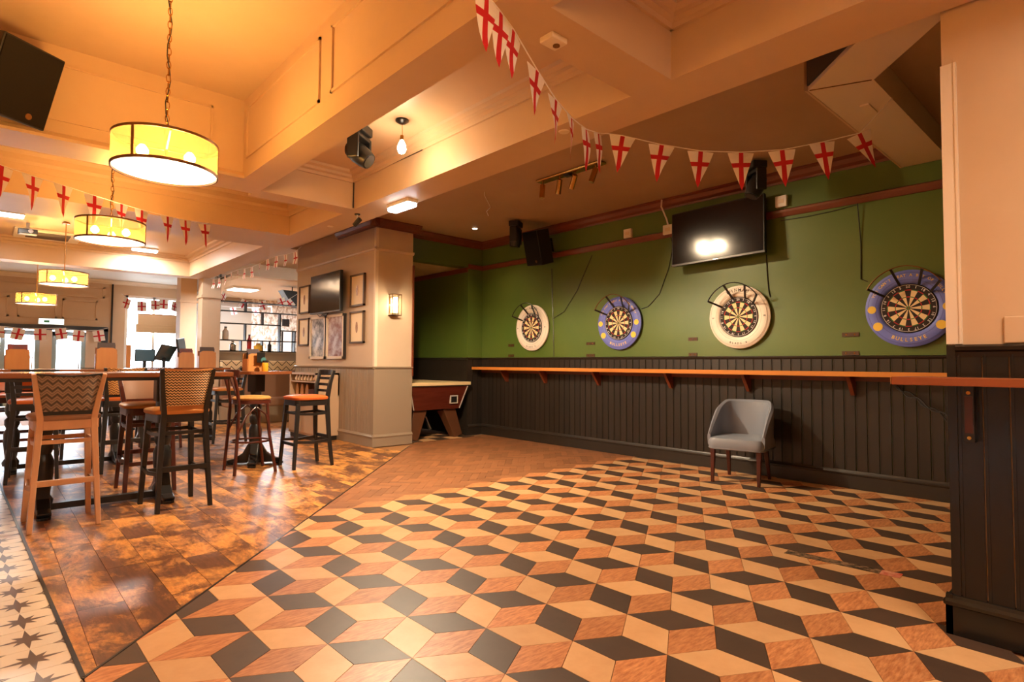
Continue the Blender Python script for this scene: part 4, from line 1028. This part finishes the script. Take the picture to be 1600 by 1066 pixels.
for k, (y, z, w, h) in enumerate(((6.908, 1.483, .13, .045), (6.906, 1.318, .13, .04), (5.255, 1.478, .15, .04), (5.255, 1.312, .15, .04), (3.669, 1.497, .12, .04), (3.671, 1.312, .11, .04), (1.961, 1.495, .15, .04), (1.964, 1.312, .15, .04))):
    board = ['corner', 'second', 'third', 'pillar-side'][k//2]
    t = thing('wall_bracket', '%s small rusty metal plate left of the %s dartboard' % (('upper', 'lower')[k % 2], board), 'plate', (XG, y, z), 0, 'rusty plates on the green wall')
    MB().box(-.008, 0, -w/2, w/2, -h/2, h/2).build('plate', mat('rusty_plate', S(92, 60, 36), .6, .3, noise=(S(60, 44, 30), 14, .3)), t)
    for s in (-1, 1): MB().lathe([(.007, 0), (.005, .003)], (-.008, s*w*.25, 0), 8, rotm(0, -PI/2)).build('screw', M_BRASS, t)

# ------------------------------------------------------------------ televisions, speakers, stage lights
def television(label, loc, rot, w, h, d=.05, wallgap=.1):
    t = thing('television', label, 'television', loc, 0, None, rot)     # faces local -y
    MB().box(-w/2, w/2, -d/2, d/2, -h/2, h/2).build('casing', M_BLACK, t, bevel=.006)
    MB().box(-w/2+.014, w/2-.014, -d/2-.002, -d/2, -h/2+.024, h/2-.014).build('screen', M_SCREEN, t)
    MB().box(-w/2, w/2, -d/2-.003, -d/2, -h/2, -h/2+.02).build('lower_bezel', mat('bezel_grey', S(70, 62, 58), .35), t)
    MB().box(-.15, .15, d/2, d/2+wallgap, -.14, .14).build('wall_mount', M_BLACKM, t)
    MB().box(-.03, .03, -d/2-.004, -d/2-.003, -h/2+.006, -h/2+.014).build('badge', M_STEEL, t)
    return t
television('large black television high on the green wall', (6.135, 3.285, 2.70), (math.radians(-3), math.radians(-1.3), -PI/2+math.radians(0)), 1.13, .645, .05, .09)
television('black television on the pier wall among framed prints', (3.99, 8.77, 2.29), (0, 0, -PI/2), 1.08, .63, .05, .08)
def speaker(label, loc, rot, w, h, d, bracket=True):
    t = thing('loudspeaker', label, 'speaker', loc, 0, None, rot)
    MB().prism([(-w/2, -d/2), (w/2, -d/2), (w*.36, d/2), (-w*.36, d/2)], -h/2, h/2).build('cabinet', M_BLACK, t, bevel=.008)
    MB().box(-w/2+.012, w/2-.012, -d/2-.008, -d/2, -h/2+.012, h/2-.012).build('grille', mat('grille', S(16, 13, 12), .8, 0, spec=.2, noise=(S(24, 18, 14), 120, .2)), t)
    MB().lathe([(.022, 0), (.02, .004)], (w*.18, -d/2-.008, -h/2+.06), 16, rotm(PI/2)).build('badge', M_RIM, t)
    if bracket: MB().box(-.03, .03, d/2, d/2+.10, -.05, .05).build('bracket', M_BLACKM, t); MB().box(-.06, .06, d/2+.09, d/2+.10, -.1, .1).build('wall_plate', M_STEEL, t)
    return t
speaker('black loudspeaker tilted on the green wall above the corner dartboard', (5.98, 5.99, 2.90), (math.radians(16), math.radians(5), math.radians(-97)), .36, .50, .26)
speaker('large black loudspeaker hanging at the top left corner', (.09, 5.18, 3.11), (math.radians(20), 0, math.radians(34)), .40, .52, .24, False)
def moving_head(label, loc, yaw, tilt, s=1.0):
    t = thing('moving_head_light', label, 'stage light', loc, yaw, 'black moving head lights')
    MB().box(-.10*s, .10*s, -.08*s, .08*s, -.08*s, 0).build('base', M_BLACK, t, bevel=.012)
    y = MB().box(-.12*s, .12*s, -.05*s, .05*s, -.12*s, -.08*s).box(-.13*s, -.10*s, -.055*s, .055*s, -.32*s, -.09*s).box(.10*s, .13*s, -.055*s, .055*s, -.32*s, -.09*s).build('yoke', M_BLACK, t, bevel=.012)
    q = rotm(tilt)
    h = MB().lathe([(.05*s, .13*s), (.078*s, .10*s), (.09*s, .02*s), (.085*s, -.07*s), (.072*s, -.12*s)], (0, 0, -.25*s), 20, q).build('head', M_BLACK, t, True)
    MB().lathe([(.060*s, -.126*s), (.058*s, -.118*s)], (0, 0, -.25*s), 18, q).build('lens', mat('dark_lens', S(54, 46, 40), .08, coat=1), h, True)
    MB().box(-.02, .02, -.01, .01, 0, .02).build('clamp', M_BLACKM, t)
    return t
moving_head('moving head stage light in the ceiling coffer beside the bare bulb', (2.28, 4.42, 3.18), .6, -.9, .95)
moving_head('moving head stage light hanging near the wall loudspeaker', (5.60, 6.08, 3.23), .5, .15, .98)
moving_head('moving head stage light hanging in front of the wall television', (5.70, 2.62, 3.23), .9, .45, .95)
def tubes(name, label, cat, pts, r, m, group=None):
    return tag(MB().tube(pts, r, 6).build(name, m, None, True), label, cat, group)
XW = XG-.006
tubes('power_cable', 'thin dark cable dropping from the wall loudspeaker to the dado', 'cable', [(XW, 6.01, 2.62), (XW, 5.995, 2.2), (XW, 5.975, 1.8), (XW, 5.96, 1.30)], .006, M_EBONY)
tubes('power_cable', 'thin cable sloping up from the corner dartboard to the rail', 'cable', [(XW, 5.99, 1.86), (XW, 5.90, 1.90), (XW, 5.75, 1.96), (XW, 5.5, 2.25), (XW, 5.225, 2.72)], .005, M_EBONY)
tubes('power_cable', 'thin cable from the blue dartboard up to the television socket', 'cable', [(XW, 4.40, 1.91), (XW, 4.30, 1.93), (XW, 4.13, 2.08), (XW, 4.0, 2.38), (XW, 3.93, 2.66), (XW, 3.99, 2.85)], .005, M_EBONY)
tubes('power_cable', 'thin cable hanging from the television to the white dartboard', 'cable', [(XW, 2.778, 2.394), (XW, 2.77, 2.2), (XW, 2.755, 2.0), (XW, 2.74, 1.93)], .005, M_EBONY)
tubes('power_cable', 'thin cable dropping to the pillar-side dartboard', 'cable', [(XG-.035, 1.87, 2.77), (XW, 1.855, 2.38), (XW, 1.86, 2.03), (XW, 1.80, 2.0)], .005, M_EBONY)
tubes('power_cable', 'thin cable sagging along below the picture rail past the television', 'cable', [(XW, 2.62, 2.74), (XW, 2.35, 2.735), (XW, 2.1, 2.745), (XW, 1.88, 2.765)], .004, M_EBONY)
tubes('white_cable', 'white cable curving down to the socket left of the television', 'cable', [(XG-.10, 4.03, 3.24), (XG-.11, 4.03, 3.15), (XG-.04, 4.0, 3.0), (XG-.02, 3.99, 2.92)], .010, M_WHITE)
tubes('ceiling_wire', 'loose white wire dangling from the brown ceiling', 'cable', [(4.386, 5.32, 3.25), (4.38, 5.31, 3.20), (4.45, 5.33, 3.14), (4.48, 5.32, 3.08), (4.42, 5.32, 3.02), (4.45, 5.32, 2.97)], .004, M_WHITE)
tubes('conduit_cable', 'black cable running along the beam and down its corner', 'cable', [(2.846, 4.0, 3.16), (2.846, 4.35, 3.10), (2.846, 5.63, 3.115), (2.846, 5.635, 2.83)], .007, M_EBONY)
def socket(label, y, z, w=.12, h=.12):
    t = thing('wall_socket', label, 'socket', (XG, y, z), 0, 'white sockets on the green wall'); MB().box(-.045, 0, -w/2, w/2, -h/2, h/2).build('box', M_WHITE, t, bevel=.006)
    MB().box(-.048, -.045, -w*.25, w*.25, -h*.18, h*.18).build('faceplate', M_CREAMD, t)
socket('white wall socket above the rail between loudspeaker and television', 4.598, 2.92); socket('white wall socket right of the television', 2.60, 2.94, .12, .12); socket('white double socket left of the television', 3.985, 2.87, .14, .12)
cc = thing('security_camera', 'small black security camera under the end of the beam', 'camera', (2.98, 5.80, ZB)); MB().lathe([(.03, -.012), (.03, 0)], n=14).build('base', M_BLACK, cc); MB().tube([(0, 0, 0), (0, 0, -.07)], .008, 6).build('stalk', M_WHITE, cc)
MB().lathe([(.026, -.05), (.028, .05), (.018, .055)], (0, 0, -.09), 14, rotm(.9, .4)).build('body', M_BLACK, cc, True)
ju = thing('junction_box', 'small white junction box with holes under the cross beam', 'junction box', (2.06, 1.965, ZB)); MB().box(-.055, .055, -.045, .045, -.03, 0).build('box', M_CREAMD, ju, bevel=.005); MB().lathe([(.018, -.035), (.018, -.03)], (.02, 0, 0), 14).build('sensor_eye', M_RIM, ju)
for k, (x, y) in enumerate(((2.96, 2.72), (3.02, 6.55))):
    t = thing('sprinkler_plate', ['round white cover plate under the beam behind the bunting', 'round white cover plate under the far end of the beam'][k], 'cover plate', (x, y, ZB)); MB().lathe([(.035, -.006), (.04, 0)], n=18).build('plate', M_CREAMD, t, True)
ac = thing('ceiling_cassette', 'white ceiling air conditioning cassette over the far bar area', 'air conditioner', (.70, 11.75, 3.20)); MB().box(-.42, .42, -.42, .42, -.03, 0).build('panel', M_WHITE, ac, bevel=.01); MB().box(-.27, .27, -.27, .27, -.035, -.03).build('intake_grille', M_CHAR, ac)
pj = thing('projector', 'small dark projector on the far ceiling', 'projector', (.42, 10.95, 3.20)); MB().box(-.02, .02, -.02, .02, -.1, 0).build('mount', M_WHITE, pj); MB().box(-.11, .11, -.09, .09, -.17, -.1).build('body', M_BLACK, pj, bevel=.01); MB().lathe([(.03, 0), (.03, .02)], (.03, -.09, -.135), 12, rotm(PI/2)).build('lens', M_STEEL, pj)

# ------------------------------------------------------------------ framed prints on the pier wall
M_FRM = mat('print_frame', S(84, 62, 44), .4); M_MOUNT = mat('print_mount', S(240, 218, 180), .5)
def art(name, c1, c2, sc): return mat(name, c1, .3, noise=(c2, sc, .12), coat=.4)
PR = [(7.685, 8.119, 2.03, 2.51, 'framed print nearest the pier corner, upper of the pair'), (7.685, 8.12, 1.48, 1.955, 'framed print nearest the pier corner, lower of the pair'),
      (9.614, 10.043, 2.037, 2.516, 'framed print left of the pier television, upper of the pair'), (9.614, 10.043, 1.479, 1.95, 'framed print left of the pier television, lower of the pair')]
for k, (y0, y1, z0, z1, lab) in enumerate(PR):
    t = thing('framed_print', lab, 'picture', (PX0, (y0+y1)/2, (z0+z1)/2), 0, 'small framed prints on the pier wall'); a, b = (y1-y0)/2, (z1-z0)/2
    f = MB().box(-.035, 0, -a, a, -b, -b+.025).box(-.035, 0, -a, a, b-.025, b).box(-.035, 0, -a, -a+.025, -b, b).box(-.035, 0, a-.025, a, -b, b).build('frame', M_FRM, t)
    MB().box(-.018, -.004, -a+.02, a-.02, -b+.02, b-.02).build('mount', M_MOUNT, t)
    MB().lathe([(.05, 0), (.05, .003)], (-.018, .01, .0), 10, rotm(0, -PI/2) @ Matrix.Diagonal((1.7, .7, 1))).build('printed_motif', art('motif_%d' % k, S(120, 80, 60), S(190, 140, 100), 40), t)
for k, (y0, y1, lab, m_) in enumerate(((8.93, 9.53, 'white framed poster in black and white below the pier television', art('poster_mono', S(60, 58, 58), S(220, 216, 212), 6)), (8.28, 8.89, 'white framed poster in red and grey tones near the corner prints', art('poster_red', S(120, 60, 50), S(196, 186, 190), 8)))):
    t = thing('framed_poster', lab, 'picture', (PX0, (y0+y1)/2, 1.60), 0, 'tall framed posters'); a, b = (y1-y0)/2, .35
    MB().box(-.05, 0, -a, a, -b, -b+.04).box(-.05, 0, -a, a, b-.04, b).box(-.05, 0, -a, -a+.04, -b, b).box(-.05, 0, a-.04, a, -b, b).build('frame', M_CREAMD, t)
    MB().box(-.05, 0, -a-.004, -a-.001, -b, b).build('dark_edge', M_EBONY, t); MB().box(-.03, -.004, -a+.035, a-.035, -b+.035, b-.035).build('poster', m_, t)
tubes('tv_leads', 'loose black leads hanging below the pier television', 'cable', [(4.03, 9.2, 1.99), (4.02, 9.05, 1.93), (4.02, 8.95, 1.96), (4.02, 8.85, 1.92), (4.03, 8.75, 1.99)], .006, M_BLACK)

# ------------------------------------------------------------------ bunting
def flag_mesh(w, h, shape, curl, seed):
    """England flag pennant hanging below the origin in the local xz plane"""
    rnd = random.Random(seed); g = MB(); c = w*.085; b0, b1 = -h*.40, -h*.28
    if shape == 'tri': base = [(-w/2, 0), (0, -h), (w/2, 0)]
    else: base = [(-w/2, 0), (-w/2, -h), (w/2, -h), (w/2, 0)]; c = w*.10; b0, b1 = -h*.56, -h*.44
    ys = sorted(set([0, b1, b0, -h]+[-h*k/6 for k in range(1, 6)]), reverse=True); ph = rnd.uniform(0, 6.28); tw = curl*rnd.uniform(.5, 1.2)*rnd.choice((-1, 1))
    for i in range(len(ys)-1):
        row = clip(clip(base, 0, -1, ys[i]), 0, 1, -ys[i+1])
        if len(row) < 3: continue
        for x0, x1, mid in ((-w, -c, 0), (-c, c, 1), (c, w, 0)):
            q = clip(clip(row, 1, 0, -x0), -1, 0, x1) if row else []
            if len(q) < 3 or area(q) < 1e-8: continue
            g.cur = 1 if mid or (ys[i] <= b1+1e-6 and ys[i+1] >= b0-1e-6) else 0
            vs = []
            for x, z in q:
                k = -z/h; a = tw*k*.9; off = curl*.03*math.sin(ph+k*5)*k
                vs.append((x*math.cos(a)+off*.6, x*math.sin(a)+off+x*x*curl*2, z*(1-.02*curl)))
            g.add(vs, [tuple(range(len(vs)))])
    return g.mesh('flag', [M_WHITEC, M_REDC], fix=False)
def bunting(label, cord, flags, w, h, shape='tri', curl=.3, r=.0035, seed=1, tilt=0):
    """cord: points; flags: attachment points on it"""
    t = thing('bunting', label, 'bunting', cord[0], 0, 'England flag bunting'); o = Vector(cord[0])
    MB().tube([Vector(p)-o for p in cord], r, 6).build('cord', M_WHITEC, t, True)
    rnd = random.Random(seed)
    for k, p in enumerate(flags):
        p = Vector(p); i = min(range(len(cord)), key=lambda j: (Vector(cord[j])-p).length); a, b = Vector(cord[max(i-1, 0)]), Vector(cord[min(i+1, len(cord)-1)]); d = (b-a).normalized()
        ang = math.atan2(d.y, d.x); sl = math.asin(max(-1, min(1, d.z)))
        f = link_mesh('flag', flag_mesh(w, h, shape, curl, seed*50+k), t, p-o-Vector((0, 0, r)))
        f.rotation_euler = Matrix(rotm(0, -sl*.75, 0)).to_euler(); f.rotation_euler = (rotm(0, 0, ang+rnd.uniform(-.12, .12)) @ rotm(0, -sl*.75, 0) @ rotm(0, rnd.uniform(-tilt, tilt), 0)).to_euler()
    return t
FA = [(1.493, 1.873, 2.806), (1.575, 1.905, 2.800), (1.70, 1.953, 2.795), (1.822, 2.0, 2.782), (2.081, 2.1, 2.714), (2.319, 2.191, 2.665), (2.544, 2.277, 2.656), (2.789, 2.372, 2.684), (3.019, 2.46, 2.748)]
FB = [(3.278, 2.453, 2.799), (3.47, 2.261, 2.732), (3.661, 2.071, 2.684), (3.857, 1.875, 2.672), (4.056, 1.677, 2.687), (4.25, 1.483, 2.738), (4.429, 1.306, 2.798)]
bunting('England flag bunting sweeping across the room over the tiles', FA+[(3.2, 2.53, 2.815)]+FB+[(4.588, 1.147, 3.04)], FA[1:4]+FA[4:]+FB, .185, .265, 'tri', .42, seed=3)
LA = [(-.6, 5.42, 2.80), (.06, 5.936, 2.70), (.255, 6.088, 2.695), (.467, 6.255, 2.701), (.705, 6.442, 2.702), (.938, 6.624, 2.706), (1.133, 6.778, 2.714), (1.402, 6.989, 2.736), (1.609, 7.152, 2.76), (1.852, 7.342, 2.791), (1.9, 7.38, 2.82)]
bunting('England flag bunting hanging across the left of the room by the pendants', LA, LA[1:-1], .19, .28, 'tri', .45, seed=5)
BM = [(3.22, 12.2, 2.80)]+[(3.23, 12.1-.36*k, 2.78-.02*math.sin(k*1.3)) for k in range(12)]+[(3.22, 7.9, 2.80)]
bunting('row of small England flags along the beam above the shelf screen', BM, [p for p in BM[1:-1]], .10, .17, 'rect', .3, .003, 7)
DB = [(-.1, 19.86, 2.12)]+[(.25+.42*k, 19.84, 2.08-.05*math.sin(k*1.1)**2) for k in range(6)]+[(2.6, 19.86, 2.14)]
bunting('small England flags strung over the entrance doors', DB, DB[1:-1], .26, .30, 'rect', .1, .006, 9, .25)
WBn = [(2.9, 19.99, 3.15), (2.98, 19.5, 2.98), (3.32, 19.5, 2.92), (3.66, 19.5, 2.98), (3.88, 19.5, 3.02), (4.18, 19.5, 2.97), (4.6, 19.99, 3.15)]
bunting('England flags strung across the bright far window', WBn, WBn[1:-1], .24, .28, 'rect', .1, .006, 11, .5)
SB = [(3.6, 12.49, 2.95), (3.7, 13.0, 2.63), (4.12, 13.0, 2.52), (4.45, 13.0, 2.52), (4.85, 13.0, 2.62), (5.0, 13.0, 2.58), (5.4, 12.49, 2.95)]
bunting('England flags hanging in the white room behind the screen', SB, SB[1:-1], .17, .19, 'rect', .15, .004, 13, .5)
SB2 = [(3.75, 12.49, 2.95), (3.95, 14.5, 2.5), (4.3, 14.5, 2.48), (4.8, 14.5, 2.5), (5.2, 14.5, 2.56), (5.7, 16.99, 2.75)]
bunting('lower string of England flags seen through the shelf screen', SB2, SB2[1:-1], .14, .17, 'rect', .15, .004, 15, .4)

# ------------------------------------------------------------------ service desk with tills near the entrance
de = thing('service_desk', 'dark service desk carrying the tills near the far column', 'desk', (2.55, 13.3, 0)); MB().box(-.85, .75, -.3, .3, 1.0, 1.05).build('worktop', M_TABLE, de, bevel=.005); MB().box(-.8, .7, -.25, .27, 0, 1.0).build('body', M_EBONY, de)
def monitor(name, label, loc, w, h, rot, m=M_BLACK):
    t = thing(name, label, 'monitor', loc, rot[2]); z = .14+h/2; q = rotm(rot[0], rot[1])
    MB().cbox((0, 0, z), w, .03, h, q).build('casing', m, t, bevel=.006); MB().cbox(tuple(q @ Vector((0, -.017, 0))+Vector((0, 0, z))), w-.03, .004, h-.03, q).build('screen', mat('bluish_screen', S(60, 84, 96), .12, coat=.6), t)
    MB().box(-.03, .03, .02, .05, .01, z).build('stand', m, t); MB().box(-.11, .11, -.08, .1, 0, .012).build('foot', m, t)
monitor('flat_monitor', 'flat dark monitor on the service desk against the window', (2.33, 13.2, 1.05), .34, .24, (0, 0, 0))
monitor('till_screen', 'tilted black till screen leaning left on the service desk', (2.68, 13.2, 1.05), .38, .34, (.45, .12, .6))
monitor('till_screen', 'upright black till screen beside the tilted one', (2.98, 13.25, 1.05), .30, .48, (-.1, -.15, .9))
cd = thing('card_reader', 'small dark card reader stand left of the flat monitor', 'card reader', (2.06, 13.2, 1.05)); MB().box(-.04, .04, -.04, .04, 0, .02).build('foot', M_BLACK, cd); MB().cbox((0, 0, .12), .07, .03, .2, rotm(-.2)).build('body', M_CHAR, cd, bevel=.006)
wp_ = thing('wooden_paddle', 'tall narrow wooden menu paddle in front of the far window', 'menu paddle', (1.87, 12.0, 0)); MB().box(-.035, .035, -.012, .012, .03, 1.48).build('blade', M_OAK, wp_, bevel=.005); MB().box(-.12, .12, -.12, .12, 0, .03).build('foot', M_EBONY, wp_)
